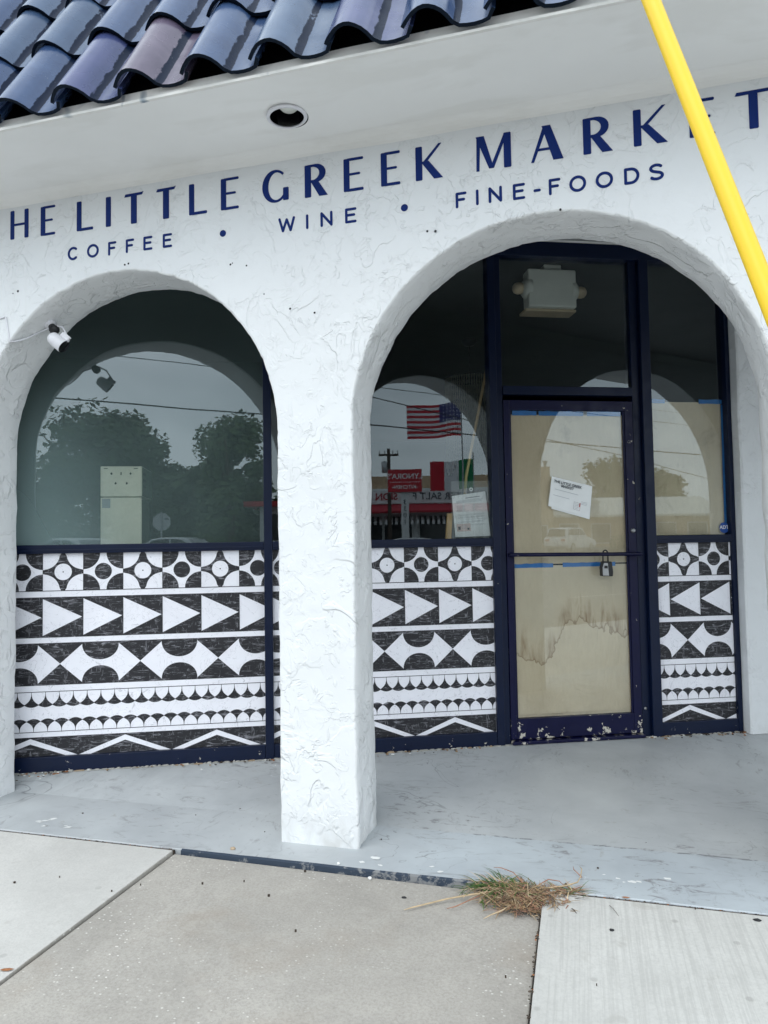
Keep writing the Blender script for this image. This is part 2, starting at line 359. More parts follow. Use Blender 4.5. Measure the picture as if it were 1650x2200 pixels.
def yellow():
    t = NT('yellow_plastic'); v = t.noise(3, 4, .6); sc_ = t.ramp(t.noise(22, 5, .7, .8, stretch=(1, 1, .25)), .66, .72)
    c = t.mix(v, (.80, .50, .008), (.86, .60, .014)); c = t.mix(t.math('MULTIPLY', sc_, .45), c, (.45, .30, .05)); t.col(c)
    t.rough(t.ramp(v, .3, .7, .32, .5)); t.bump(t.noise(40, 3), .1, .002); return t.m
M['yellow'] = yellow()
M['steel'] = simple('galvanised_steel', (.35, .36, .37), .4, .12, 20, metal=.8)
M['black'] = simple('black_plastic', (.010, .010, .012), .4, .1)
M['white_plastic'] = simple('white_plastic', (.72, .72, .76), .35, .04)
M['lens'] = simple('black_gloss', (.004, .004, .006), .08, 0)
M['cab'] = simple('cabinet_cream_metal', (.90, .84, .69), .4, .10, 4)
M['cab_side'] = simple('cabinet_side_grey', (.12, .14, .12), .5, .1)
M['cream'] = simple('aged_white_plastic', (.80, .82, .76), .45, .05)
M['lamp_beige'] = simple('lamp_head_beige', (.62, .50, .34), .5, .1)
M['wood'] = (lambda t: (t.col(t.mix(t.ramp(t.noise(20, 4, .6, 1.5, stretch=(1, 1, .06)), .35, .65), (.42, .26, .10), (.66, .46, .22))), t.rough(.6), t.m)[-1])(NT('pine_wood'))
M['bead'] = simple('bead_strand', (.30, .29, .20), .35, .2, 40)
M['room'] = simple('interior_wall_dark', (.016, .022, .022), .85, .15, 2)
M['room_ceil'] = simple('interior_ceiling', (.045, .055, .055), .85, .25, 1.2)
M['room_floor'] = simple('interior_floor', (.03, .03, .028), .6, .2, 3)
def plastic_sleeve():
    m_ = bpy.data.materials.new('clear_sleeve'); m_.use_nodes = True; t = m_.node_tree; b = t.nodes['Principled BSDF']
    nz = t.nodes.new('ShaderNodeTexNoise'); nz.inputs['Scale'].default_value = 7; tc_ = t.nodes.new('ShaderNodeTexCoord'); t.links.new(tc_.outputs['Object'], nz.inputs['Vector'])
    mr = t.nodes.new('ShaderNodeMapRange'); t.links.new(nz.outputs['Fac'], mr.inputs['Value']); mr.inputs['To Min'].default_value = .02; mr.inputs['To Max'].default_value = .09
    b.inputs['Base Color'].default_value = (.75, .8, .78, 1); b.inputs['Roughness'].default_value = .2
    t.links.new(mr.outputs[0], b.inputs['Alpha']); return m_
M['sleeve'] = plastic_sleeve()
def leafmat(name, c, c2):
    t = NT(name); f = t.noise(.7, 3); t.col(t.mix(t.ramp(f, .35, .65), c, c2)); t.rough(.6); return t.m
M['leaf'] = leafmat('foliage_green', (.035, .075, .022), (.08, .13, .04))
M['leaf2'] = leafmat('foliage_dark', (.025, .055, .02), (.055, .10, .03))
M['bark'] = simple('bark', (.10, .075, .055), .9, .3, 8)
M['grass'] = leafmat('grass_green', (.032, .085, .014), (.085, .16, .03))
M['dry'] = simple('grass_dry', (.30, .20, .105), .8, .35, 30)
M['dry2'] = simple('grass_straw', (.50, .38, .24), .8, .25, 30)
M['dry3'] = simple('grass_pinkish_stem', (.34, .17, .11), .8, .25, 30)
M['carwhite'] = simple('car_paint_white', (.72, .73, .74), .2, .02, spec=.6)
M['cargrey'] = simple('car_paint_silver', (.42, .44, .46), .22, .03, spec=.6, metal=.3)
M['carglass'] = simple('car_glass', (.015, .02, .022), .05, 0, spec=.7)
M['tyre'] = simple('tyre_rubber', (.02, .02, .02), .8, .1)
M['redsign'] = simple('sign_red', (.50, .012, .025), .4, .08, 2)
M['awnred'] = simple('awning_red', (.36, .012, .03), .7, .1, 2)
M['flagred'] = simple('flag_red', (.55, .015, .035), .7, .1, 2)
M['flagwhite'] = simple('flag_white', (.74, .74, .76), .7, .05, 2)
M['flagblue'] = simple('flag_blue', (.02, .025, .17), .7, .1, 2)
M['flaggreen'] = simple('flag_green', (.0, .20, .07), .7, .1, 2)
M['bwhite'] = simple('far_wall_white', (.66, .68, .68), .7, .08, 1)
M['tan'] = simple('far_wall_tan', (.50, .36, .23), .8, .08, 1)
M['metalroof'] = simple('far_metal_roof', (.70, .70, .66), .4, .06, 2)
M['darkglass'] = simple('far_window_glass', (.02, .025, .028), .08, 0)
M['signgrey'] = simple('sign_back_aluminium', (.42, .44, .45), .4, .06, 4, metal=.3)
M['wire'] = simple('wire_black', (.012, .012, .012), .7, 0)
M['pole'] = simple('pole_timber', (.07, .055, .045), .9, .3, 5)
M['gumspot'] = simple('gum_black', (.018, .018, .02), .8, .2)
M['pebble'] = simple('pebble_tan', (.42, .32, .22), .8, .2, 40)
M['flake'] = simple('paint_flake_white', (.74, .75, .74), .7, .06, 30)
M['deadleaf'] = simple('dead_leaf_brown', (.30, .12, .045), .7, .3, 40)
M['adt'] = simple('sticker_blue', (.01, .07, .32), .35, .05)
M['silver'] = simple('lockbox_silver', (.40, .41, .42), .35, .05, metal=.4)

# ------------------------------------------------------------------ mesh helpers
class MB:
    def __init__(s): s.v = []; s.f = []; s.mi = []; s.mats = []
    def mat(s, m_):
        if m_ not in s.mats: s.mats.append(m_)
        return s.mats.index(m_)
    def add(s, vs, fs, m_):
        o = len(s.v); s.v += [tuple(x) for x in vs]; k = s.mat(m_)
        for f in fs: s.f.append(tuple(i+o for i in f)); s.mi.append(k)
    def box(s, a, b, m_, M4=None):
        x0, y0, z0 = a; x1, y1, z1 = b
        vs = [Vector(p) for p in ((x0, y0, z0), (x1, y0, z0), (x1, y1, z0), (x0, y1, z0), (x0, y0, z1), (x1, y0, z1), (x1, y1, z1), (x0, y1, z1))]
        if M4: vs = [M4 @ p for p in vs]
        s.add(vs, [(0, 3, 2, 1), (4, 5, 6, 7), (0, 1, 5, 4), (1, 2, 6, 5), (2, 3, 7, 6), (3, 0, 4, 7)], m_)
    def prism(s, pts, y0, y1, m_, M4=None, caps=True):
        """polygon in XZ (counter-clockwise seen from -Y) extruded y0 (front) to y1"""
        n = len(pts); vs = [Vector((p[0], y0, p[1])) for p in pts]+[Vector((p[0], y1, p[1])) for p in pts]
        if M4: vs = [M4 @ p for p in vs]
        fs = [tuple(range(n)), tuple(range(2*n-1, n-1, -1))] if caps else []
        fs += [(i, n+i, n+(i+1) % n, (i+1) % n) for i in range(n)]
        s.add(vs, fs, m_)
    def tube(s, pts, r, m_, seg=8, caps=True):
        pts = [Vector(p) for p in pts]; n = len(pts); rs = r if isinstance(r, (list, tuple)) else [r]*n
        vs = []
        d0 = (pts[1]-pts[0]).normalized(); up = Vector((0, 0, 1)) if abs(d0.z) < .9 else Vector((1, 0, 0))
        a = d0.cross(up).normalized()
        for i, p in enumerate(pts):
            d = ((pts[min(i+1, n-1)]-pts[max(i-1, 0)])).normalized(); a = (a-d*a.dot(d)).normalized(); b = d.cross(a)
            for k in range(seg):
                t = 2*pi*k/seg; vs.append(p+(a*cos(t)+b*sin(t))*rs[i])
        fs = [(i*seg+k, i*seg+(k+1) % seg, (i+1)*seg+(k+1) % seg, (i+1)*seg+k) for i in range(n-1) for k in range(seg)]
        if caps: fs += [tuple(range(seg-1, -1, -1)), tuple(range((n-1)*seg, n*seg))]
        s.add(vs, fs, m_)
    def lathe(s, prof, m_, seg=20, M4=None):
        """prof: list of (r, z) revolved about Z"""
        vs = []; n = len(prof)
        for r, z in prof:
            for k in range(seg): vs.append(Vector((r*cos(2*pi*k/seg), r*sin(2*pi*k/seg), z)))
        if M4: vs = [M4 @ p for p in vs]
        fs = [(i*seg+k, i*seg+(k+1) % seg, (i+1)*seg+(k+1) % seg, (i+1)*seg+k) for i in range(n-1) for k in range(seg)]
        s.add(vs, fs, m_)
    def quad(s, a, b, c, d, m_): s.add([a, b, c, d], [(0, 1, 2, 3)], m_)
    def mesh(s, name, smooth=False):
        me = bpy.data.meshes.new(name); me.from_pydata(s.v, [], s.f); me.update()
        for m_ in s.mats: me.materials.append(m_)
        me.polygons.foreach_set('material_index', s.mi)
        if smooth:
            me.polygons.foreach_set('use_smooth', [True]*len(me.polygons))
        return me
    def build(s, name, parent=None, smooth=False, bevel=0, auto=None, mw=None):
        o = bpy.data.objects.new(name, s.mesh(name, smooth or auto is not None)); COL.objects.link(o)
        if parent is not None: o.parent = parent
        if mw is not None: o.matrix_local = mw
        if auto is not None: sharp(o.data, auto)
        if bevel:
            b = o.modifiers.new('bevel', 'BEVEL'); b.width = bevel; b.segments = 2; b.limit_method = 'ANGLE'; b.angle_limit = radians(40)
        return o
def sharp(me, ang):
    bm = bmesh.new(); bm.from_mesh(me)
    bmesh.ops.remove_doubles(bm, verts=bm.verts, dist=1e-5)
    for e in bm.edges: e.smooth = not (len(e.link_faces) == 2 and e.calc_face_angle(0) > radians(ang))
    bm.to_mesh(me); bm.free()
def empty(name, loc=(0, 0, 0), rz=0):
    o = bpy.data.objects.new(name, None); COL.objects.link(o); o.location = loc; o.rotation_euler = (0, 0, rz); o.empty_display_size = .1; o.matrix_world = Matrix.Translation(loc) @ Matrix.Rotation(rz, 4, 'Z'); return o
def tag(o, label=None, cat=None, group=None, kind=None):
    if label: o['label'] = label
    if cat: o['category'] = cat
    if group: o['group'] = group
    if kind: o['kind'] = kind
    return o
def text_mesh(txt, size, m_, ext=.002, M4=None, align='CENTER', offset=0.0):
    cu = bpy.data.curves.new('lettering', 'FONT'); cu.body = txt; cu.size = size; cu.extrude = ext; cu.align_x = align; cu.align_y = 'CENTER'; cu.offset = offset; cu.resolution_u = 3
    o = bpy.data.objects.new('lettering', cu); COL.objects.link(o)
    dg = bpy.context.evaluated_depsgraph_get(); dg.update()
    me = bpy.data.meshes.new_from_object(o.evaluated_get(dg)); bpy.data.objects.remove(o); bpy.data.curves.remove(cu)
    me.materials.clear(); me.materials.append(m_)
    if M4: me.transform(M4)
    return me
def link_mesh(name, me, parent=None):
    o = bpy.data.objects.new(name, me); COL.objects.link(o)
    if parent is not None: o.parent = parent
    return o
RX90 = Matrix.Rotation(pi/2, 4, 'X')

# glazing frame: local x along the storefront, y into the building, z up; y=0 is the face of the frames
GA = 0.41096873; GD = 1.5207; GS = .955; GZ = .057       # GS: storefront unit in metres, GZ: height of its foot above the porch edge
GORG = Vector((-1.6620, .9344, GZ))
GM = Matrix.Translation(GORG) @ Matrix.Rotation(GA, 4, 'Z') @ Matrix.Scale(GS, 4)
def gw(e, y, z): return GM @ Vector((e, y, z))
def gy(x):      # world Y of the glazing line at world X
    return (GD+x*sin(GA))/cos(GA)

# ------------------------------------------------------------------ ground, road, sidewalk
def gz(y): return max(0.0, (-y-12)*.035)-.14
mb = MB()
ys = [60, -3.05, -12, -30, -60, -120, -600]
for i in range(len(ys)-1):
    for xa, xb in ((-600, -80), (-80, 120), (120, 600)):
        ya, yb = ys[i], ys[i+1]
        mb.quad((xa, yb, gz(yb)-.012), (xb, yb, gz(yb)-.012), (xb, ya, gz(ya)-.012), (xa, ya, gz(ya)-.012), M['ground'])
tag(mb.build('ground'), kind='structure')
mb = MB(); mb.quad((-80, -17, gz(-17)), (120, -17, gz(-17)), (120, -12, gz(-12)), (-80, -12, gz(-12)), M['asphalt'])
mb.quad((-80, -12, -.14), (120, -12, -.14), (120, -3.0, -.14), (-80, -3.0, -.14), M['asphalt'])
road = tag(mb.build('road'), kind='structure')
for k in range(9):
    q = MB(); x0 = -8+6*k; q.box((x0, -8.0, -.139), (x0+2.4, -7.88, -.135), M['white_paint']); q.build('lane_marking', road)
q = MB(); q.box((-60, -3.4, -.139), (100, -3.29, -.135), M['white_paint']); q.build('edge_line', road)

sw = tag(empty('sidewalk', (0, -1.6, 0)), kind='structure')
def slab(x0, x1, y0, y1, zs, mat_, parent=sw, side=None):
    """zs: heights at (x0,y0),(x1,y0),(x1,y1),(x0,y1)"""
    bm = bmesh.new(); t = [bm.verts.new(p) for p in ((x0, y0, zs[0]), (x1, y0, zs[1]), (x1, y1, zs[2]), (x0, y1, zs[3]))]
    b = [bm.verts.new((v.co.x, v.co.y, -.16)) for v in t]
    bm.faces.new(t); bm.faces.new(b[::-1])
    for i in range(4): bm.faces.new((t[i], b[i], b[(i+1) % 4], t[(i+1) % 4]))
    bm.normal_update(); bmesh.ops.bevel(bm, geom=list(bm.edges), offset=.004, segments=2, affect='EDGES', profile=.5)
    me = bpy.data.meshes.new('slab')
    bm.normal_update()
    for f in bm.faces:
        if side and f.normal.z < .5: f.material_index = 1
    bm.to_mesh(me); bm.free(); me.materials.append(mat_)
    if side: me.materials.append(side)
    o = link_mesh('slab', me, parent); o.matrix_parent_inverse = Matrix.Translation((0, 1.6, 0)); return o
Y0 = -.176
slab(-1.686, -.1725, -2.0, Y0-.002, (-.002, -.006, -.028, -.017), M['conc_mid'])
for i, (a, b) in enumerate(((-3.19, -1.694), (-4.70, -3.20), (-6.2, -4.71))): slab(a, b, -2.0, Y0, (-.004, -.004, -.003, -.003), M['conc_left'], side=M['conc_mid'])
for i, (a, b) in enumerate(((-.166, 1.33), (1.34, 2.84), (2.85, 4.35), (4.36, 6.0))): slab(a, b, -2.0, Y0, (-.004, -.004, -.003, -.003), M['conc_right'])
for x in range(-6, 6): slab(x+.005, x+.995, -2.82, -2.01, (-.01, -.01, -.006, -.006), M['conc_left'])
q = MB(); q.box((-80, -3.0, -.139), (120, -2.83, -.006), M['conc_left']); o = q.build('kerb', sw, bevel=.02); o.matrix_parent_inverse = Matrix.Translation((0, 1.6, 0))
q = MB(); q.box((-6.2, -2.825, -.15), (6, Y0-.001, -.040), M['soil']); q.box((-.16, Y0-.0005, -.10), (6, -.1665, -.006), M['soil']); q.box((-6.2, Y0-.0005, -.10), (-1.69, -.1665, -.006), M['soil']); o = q.build('joint_fill', sw); o.matrix_parent_inverse = Matrix.Translation((0, 1.6, 0)); o['kind'] = 'stuff'
# side ground right and left of the modelled slabs
for a, b in ((-80, -6.21), (6.01, 120)):
    q = MB(); q.box((a, -2.825, -.15), (b, .0, -.006), M['conc_left']); o = q.build('slab', sw); o.matrix_parent_inverse = Matrix.Translation((0, 1.6, 0))

# porch floor: back part and a freshly painted apron
mb = MB(); PX0, PX1 = -6.2, 6.0
NF = 60; Lf = -3.17
for i in range(NF):
    xa = Lf+(PX1-Lf)*i/NF; xb = Lf+(PX1-Lf)*(i+1)/NF
    mb.add([(xa, .268, .0), (xb, .268, .0), (xb, gy(xb), GZ), (xa, gy(xa), GZ), (xb, gy(xb)+.3, GZ), (xa, gy(xa)+.3, GZ), (xa, .268, -.1), (xb, .268, -.1)], [(0, 1, 2, 3), (3, 2, 4, 5), (6, 7, 1, 0)], M['porch'])
tag(mb.build('porch_floor'), kind='structure')
bm = bmesh.new(); NX = 180
pts = []
for i in range(NX+1):
    x = PX0+(PX1-PX0)*i/NX; j = .004*noise.noise((x*3.1, 0, 0))+.003*noise.noise((x*17, 3, 0))
    pts.append((x, -.166+j))
mb = MB()
for i in range(NX):
    (xa, ya), (xb, yb) = pts[i], pts[i+1]
    j0 = j1 = .268
    mb.add([(xa, ya+.003, 0), (xb, yb+.003, 0), (xb, j1, 0), (xa, j0, 0), (xa, ya, -.003), (xb, yb, -.003), (xa, ya, -.15), (xb, yb, -.15), (xb, j1, -.02), (xa, j0, -.02)],
           [(0, 1, 2, 3), (4, 5, 1, 0), (6, 7, 5, 4), (3, 2, 8, 9)], M['apron'])
apron = tag(mb.build('porch_apron'), kind='structure')
q = MB()
for i in range(NX):
    (xa, ya), (xb, yb) = pts[i], pts[i+1]
    if xa < -1.69 or xb > -.30: continue
    q.add([(xa, ya+.004, .0008), (xb, yb+.004, .0008), (xb, yb-.007, -.004), (xa, ya-.007, -.004), (xb, yb-.008, -.04), (xa, ya-.008, -.04)], [(3, 2, 1, 0), (5, 4, 2, 3)], M['edge'])
q.build('painted_edge', apron)

# ------------------------------------------------------------------ the market building
bld = tag(empty('market_building', (0, 0, 0)), 'white stucco shop building with two arches, navy tiled roof edge and blue lettering', 'building')
R_, ZC, WT = .82, 1.775, .275
ARCH = ((-2.10, .82, .82), (-.11, .82, .82), (2.47, 1.41, 1.16))
TOPZ = 3.06
def wob(x, z, s=1): return noise.noise((x*5.3, z*5.3, s*7.1))*.006+noise.noise((x*19, z*19, s*3.3))*.004+noise.noise((x*47, z*47, s*5.3))*.0026
NA = 150
zleg = [i*.05 for i in range(36)]
def opening(cx, ra, rb):
    pts = [(cx-ra, z, -1, 0) for z in zleg]
    for i in range(NA+1):
        t = pi-pi*i/NA; pts.append((cx+ra*cos(t), ZC+rb*sin(t), cos(t), sin(t)))
    pts += [(cx+ra, z, 1, 0) for z in reversed(zleg)]
    return pts
RB = .008
rings = [(0, RB), (RB*.3, RB*.35), (RB, 0), (.05, 0), (.10, 0), (.15, 0), (.20, 0), (WT-RB, 0), (WT-RB*.3, RB*.35), (WT, RB)]
mbw = MB(); mbr = MB()
fronts = []
for cx, ra, rb in ARCH:
    P = opening(cx, ra, rb); n = len(P); vs = []
    for j, (y, o) in enumerate(rings):
        for k, (x, z, nx, nzz) in enumerate(P):
            w_ = wob(x+cx, z, 1 if j < 3 else (2 if j > 6 else 3+j))*(1 if 0 < j < 9 else 0.8)
            if j in (0, 9): w_ = wob(x+cx, z, 1 if j == 0 else 2)*.8
            oo = o+w_
            vs.append((x+nx*oo, y, max(0, z+nzz*oo)))
    fs = [(j*n+k, j*n+k+1, (j+1)*n+k+1, (j+1)*n+k) for j in range(len(rings)-1) for k in range(n-1)]
    mbr.add(vs, fs, M['stucco_in'])
    fronts.append((P, vs, n))
KA = 16
def strip(vs, n, ring, y):
    base = ring*n; nl = len(zleg)
    arch = [vs[base+k] for k in range(nl+KA, nl+NA+1-KA)]
    for i in range(len(arch)-1):
        a, b = arch[i], arch[i+1]
        q = [a, (a[0], y, TOPZ), (b[0], y, TOPZ), b]
        mbw.add(q if y > 0 else q[::-1], [(0, 1, 2, 3)], M['back_shade' if y > 0 else 'stucco'])
for P, vs, n in fronts:
    strip(vs, n, 0, 0.0); strip(vs, n, len(rings)-1, WT)
nl = len(zleg)
def leg(va, na, vb, nb, ring, y):
    """between right jamb of opening a and left jamb of opening b"""
    A = [va[ring*na+k] for k in range(na-1, na-1-nl-KA-1, -1)] if va else None   # floor -> spring
    B = [vb[ring*nb+k] for k in range(nl+KA+1)] if vb else None
    if A is None: A = [(-6.2, y, b[2]) for b in B]
    if B is None: B = [(6.0, y, a[2]) for a in A]
    A = A+[(A[-1][0], y, TOPZ)]; B = B+[(B[-1][0], y, TOPZ)]
    for i in range(len(A)-1):
        q = [A[i], B[i], B[i+1], A[i+1]]
        mbw.add(q if y <= 0 else q[::-1], [(0, 1, 2, 3)], M['back_shade' if y > 0 else 'stucco'])
seq = [None]+fronts+[None]
for i in range(len(seq)-1):
    a, b = seq[i], seq[i+1]
    for ring, y in ((0, 0.0), (len(rings)-1, WT)):
        leg(a[1] if a else None, a[2] if a else 0, b[1] if b else None, b[2] if b else 0, ring, y)
wall = mbw.build('arcade_wall', bld)
rv = mbr.build('arch_reveal', bld, smooth=True)
# small drill holes and nail marks in the stucco
q = MB()
for x, z, r in ((-2.67, 2.563, .006), (-2.70, 2.555, .003), (-2.055, 2.607+.015, .005), (-2.035, 2.625, .005), (-1.50, 2.555, .005), (-1.49, 2.56, .003), (-1.42, 2.54, .004), (-1.21, 2.32, .005), (-1.095, 2.29, .005),
                (-.585, 2.585, .005), (-.55, 2.58, .006), (-.04, 2.60, .005), (.535, 2.655, .009), (-1.335, 2.40, .003)):
    k = 9; q.prism([(x+r*cos(2*pi*i/k), z+r*sin(2*pi*i/k)) for i in range(k)], -.0012, .004, M['lens'])
q.build('drill_hole', bld)['kind'] = 'stuff'

# soffit, fascia, caulk, porch ceiling
SZ = 3.043; SY = -.482
LX, LY, LR = -1.113, -.225, .0815
bm = bmesh.new()
mb = MB(); seg = 48
def soffit_plate():
    # plate with a round hole for the down light
    ring = [(LX+LR*cos(2*pi*i/seg), LY+LR*sin(2*pi*i/seg)) for i in range(seg)]
    X0, X1, Ya, Yb = LX-.25, LX+.25, SY+.004, .02
    outer = []
    for i in range(seg):
        a = 2*pi*i/seg; c, s = cos(a), sin(a)
        tx = .25/abs(c) if abs(c) > 1e-6 else 1e9
        ty = ((Yb-LY) if s > 0 else (LY-Ya))/abs(s) if abs(s) > 1e-6 else 1e9
        t = min(tx, ty); outer.append((LX+c*t, LY+s*t))
    vs = [(x, y, SZ) for x, y in ring]+[(x, y, SZ) for x, y in outer]
    mb.add(vs, [(i, seg+i, seg+(i+1) % seg, (i+1) % seg) for i in range(seg)], M['soffit'])
    corners = [(X0, Ya), (X1, Ya), (X1, Yb), (X0, Yb)]
    for cxy in corners:
        near = sorted(range(seg), key=lambda i: (outer[i][0]-cxy[0])**2+(outer[i][1]-cxy[1])**2)[:2]
        mb.add([(cxy[0], cxy[1], SZ), (outer[near[0]][0], outer[near[0]][1], SZ), (outer[near[1]][0], outer[near[1]][1], SZ)], [(0, 1, 2)], M['soffit'])
    mb.quad((-6.2, Ya, SZ), (X0, Ya, SZ), (X0, Yb, SZ), (-6.2, Yb, SZ), M['soffit'])
    mb.quad((X1, Ya, SZ), (6, Ya, SZ), (6, Yb, SZ), (X1, Yb, SZ), M['soffit'])
soffit_plate(); mb.build('soffit', bld)
q = MB()
NS = 160
for i in range(NS):
    xa = -6.2+12.2*i/NS; xb = -6.2+12.2*(i+1)/NS
    ja, jb = .0025*noise.noise((xa*6, 0, 2)), .0025*noise.noise((xb*6, 0, 2))
    # fascia with a small drip lip at its foot
    prof = lambda x, j: [(x, SY+.004, SZ), (x, SY-.010+j*.4, SZ-.001+j), (x, SY-.012, SZ+.008), (x, SY-.002, SZ+.010), (x, SY-.002, 3.088+j), (x, SY+.02, 3.090)]
    A, B = prof(xa, ja), prof(xb, jb); m_ = len(A)
    q.add(A+B, [(k, k+1, m_+k+1, m_+k) for k in range(m_-1)], M['fascia'])
q.build('fascia', bld)
q = MB()
rows_ = []
for i in range(300):
    x = -4.5+9*i/299; R2 = .046+.008*noise.noise((x*2.1, 2, 9)); row = []
    for k in range(7):
        a = pi/2*k/6; jj = .0016*noise.noise((x*14, k*1.3, 4))
        oo = .0006+.0015*sin(2*a); row.append((x, -R2+R2*sin(a)-oo*(k > 0)+jj*sin(2*a), SZ-R2+R2*cos(a)-oo*(k > 0)-.0003+jj*sin(2*a)))
    rows_.append(row)
for i in range(299):
    for k in range(6): q.quad(rows_[i][k], rows_[i+1][k], rows_[i+1][k+1], rows_[i][k+1], M['soffit'])
cv = q.build('cove', bld, smooth=True)
q = MB()
poly = [(-3.3, WT-.01), (6, WT-.01), (6, gy(6)+.04), (-3.17, WT+.04), (-3.3, WT+.03)]
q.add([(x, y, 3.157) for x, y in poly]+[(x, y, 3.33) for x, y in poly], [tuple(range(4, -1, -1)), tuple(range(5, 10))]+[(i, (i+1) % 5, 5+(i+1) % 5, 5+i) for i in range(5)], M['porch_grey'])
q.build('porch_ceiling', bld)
q = MB(); q.box((-6.2, .02, 3.065), (6, WT-.004, 3.33), M['back_shade']); q.build('wall_top', bld)
# pier beside the right-hand glazing
q = MB()
hs = [0, .3, .6, .9, 1.2, 1.5, 1.8, 2.1, 2.4, 2.7, 3.0, 3.249]
L0 = [(2.995+.006*noise.noise((h*4, 3, 3)), -.07+.004*noise.noise((h*5, 1, 1)), h) for h in hs]
for i in range(len(hs)-1):
    a, b = L0[i], L0[i+1]
    q.add([(a[0], .12, a[2]), (b[0], .12, b[2]), (b[0], -.062, b[2]), (a[0], -.062, a[2]), (b[0]+.012, b[1], b[2]), (a[0]+.012, a[1], a[2]), (6, -.07, b[2]), (6, -.07, a[2])],
          [(0, 1, 2, 3), (3, 2, 4, 5), (5, 4, 6, 7)], M['stucco'])
q.build('pier', bld, mw=GM)

# roof: deck with S tiles
RS = radians(61)
roofM = Matrix.Translation((0, -.487, 3.073)) @ Matrix.Rotation(RS, 4, 'X')
q = MB(); q.box((-6.2, .035, -.05), (6, 4.2, -.030), M['dark'])
roof = q.build('roof', bld, mw=roofM)
PW = .2925
def tile_profile():
    out = []
    xs = [0, .006, .016, .03, .05, .07, .09, .11, .13, .15, .168, .185, .205, .23, .255, .28, .30, .318]
    for x in xs:
        if x <= .185: z = .074*max(0, sin(pi*min(1, (x+.012)/.205)))**.82
        else: z = 0
        if x > .165: z = z*max(0, (.197-x)/.032 if x < .197 else 0)+0
        if x > .185: z = -.004-.010*sin(pi*min(1, (x-.185)/.13))
        if x > .30: z = .004+(x-.30)*.9
        out.append((x, z))
    return out
def tile_mesh(mat_, seed):
    rnd = random.Random(seed); pr = tile_profile(); n = len(pr); vs = []; th = .0135
    nor = []
    for i in range(n):
        a = Vector(pr[max(0, i-1)]); b = Vector(pr[min(n-1, i+1)]); d = (b-a).normalized(); nor.append(Vector((-d.y, d.x)))
    Ls = [0, .17, .34, .52]
    for L_ in Ls:
        for (x, z), nn in zip(pr, nor): vs.append((x, L_, z+.030-L_*.055+rnd.uniform(-.0008, .0008)))
    for L_ in Ls:
        for (x, z), nn in zip(pr, nor): vs.append((x-nn.x*th, L_, z-nn.y*th+.030-L_*.055))
    m_ = len(Ls)*n; fs = []
    for j in range(len(Ls)-1):
        for i in range(n-1):
            fs.append((j*n+i, j*n+i+1, (j+1)*n+i+1, (j+1)*n+i)); fs.append((m_+j*n+i, m_+(j+1)*n+i, m_+(j+1)*n+i+1, m_+j*n+i+1))
    fs += [(i, m_+i, m_+i+1, i+1) for i in range(n-1)]
    b = MB(); b.add(vs, fs[:-(n-1)], mat_); k2 = b.mat(M['tile_rim'])
    for f in fs[-(n-1):]: b.f.append(f); b.mi.append(k2)
    fs2 = []
    for j in range(len(Ls)-1):
        fs2 += [(j*n, (j+1)*n, m_+(j+1)*n, m_+j*n), (j*n+n-1, m_+j*n+n-1, m_+(j+1)*n+n-1, (j+1)*n+n-1)]
    k = b.mat(mat_)
    for f in fs2: b.f.append(f); b.mi.append(k)
    me = b.mesh('roof_tile', True); sharp(me, 50); return me
TM = {k: tile_mesh(M[k], i) for i, k in enumerate(('tile_a', 'tile_b', 'tile_c', 'tile_d'))}
rt = random.Random(5)
for c in range(-13, 27):
    for r in range(0, 6):
        key = rt.choice(['tile_a', 'tile_a', 'tile_d', 'tile_a', 'tile_a'])
        if c == 2 and r == 0: key = 'tile_c'
        if c in (1, 5) and r == 0: key = 'tile_b'
        if r >= 1 and c < 2: key = rt.choice(['tile_d', 'tile_d', 'tile_a'])
        if r >= 1 and rt.random() < .07: key = 'tile_c'
        o = link_mesh('roof_tile', TM[key], roof)
        x0 = -2.07-.24+PW*c+rt.uniform(-.006, .006)
        o.location = (x0, -.012+.45*r+rt.uniform(-.012, .006), rt.uniform(-.002, .003)); o.rotation_euler = (rt.uniform(-.006, .006), 0, rt.uniform(-.012, .012))

# recessed down light in the soffit
q = MB(); tr = Matrix.Translation((LX, LY, SZ))
lt = tag(empty('recessed_light', (LX, LY, SZ)), 'round recessed down light with white trim ring slipping from its hole in the soffit', 'light fixture')
q.lathe([(.070, -.006), (.0715, -.0085), (.084, -.0045), (.0855, -.001), (.083, .0005), (.0705, -.002)], M['white_plastic'], 40)
ob = q.build('trim_ring', lt, smooth=True); ob.rotation_euler = (radians(2.2), radians(-2), 0); ob.location = (-.004, -.010, -.003)
q = MB(); q.lathe([(.081, 0.0), (.078, .05), (.072, .14), (.0, .142)], M['lens'], 32); q.build('can', lt, smooth=True)
q = MB(); q.lathe([(.0, .028), (.030, .031), (.042, .043), (.046, .06), (.038, .10), (.02, .138)], M['cream'], 28); q.build('bulb', lt, smooth=True)

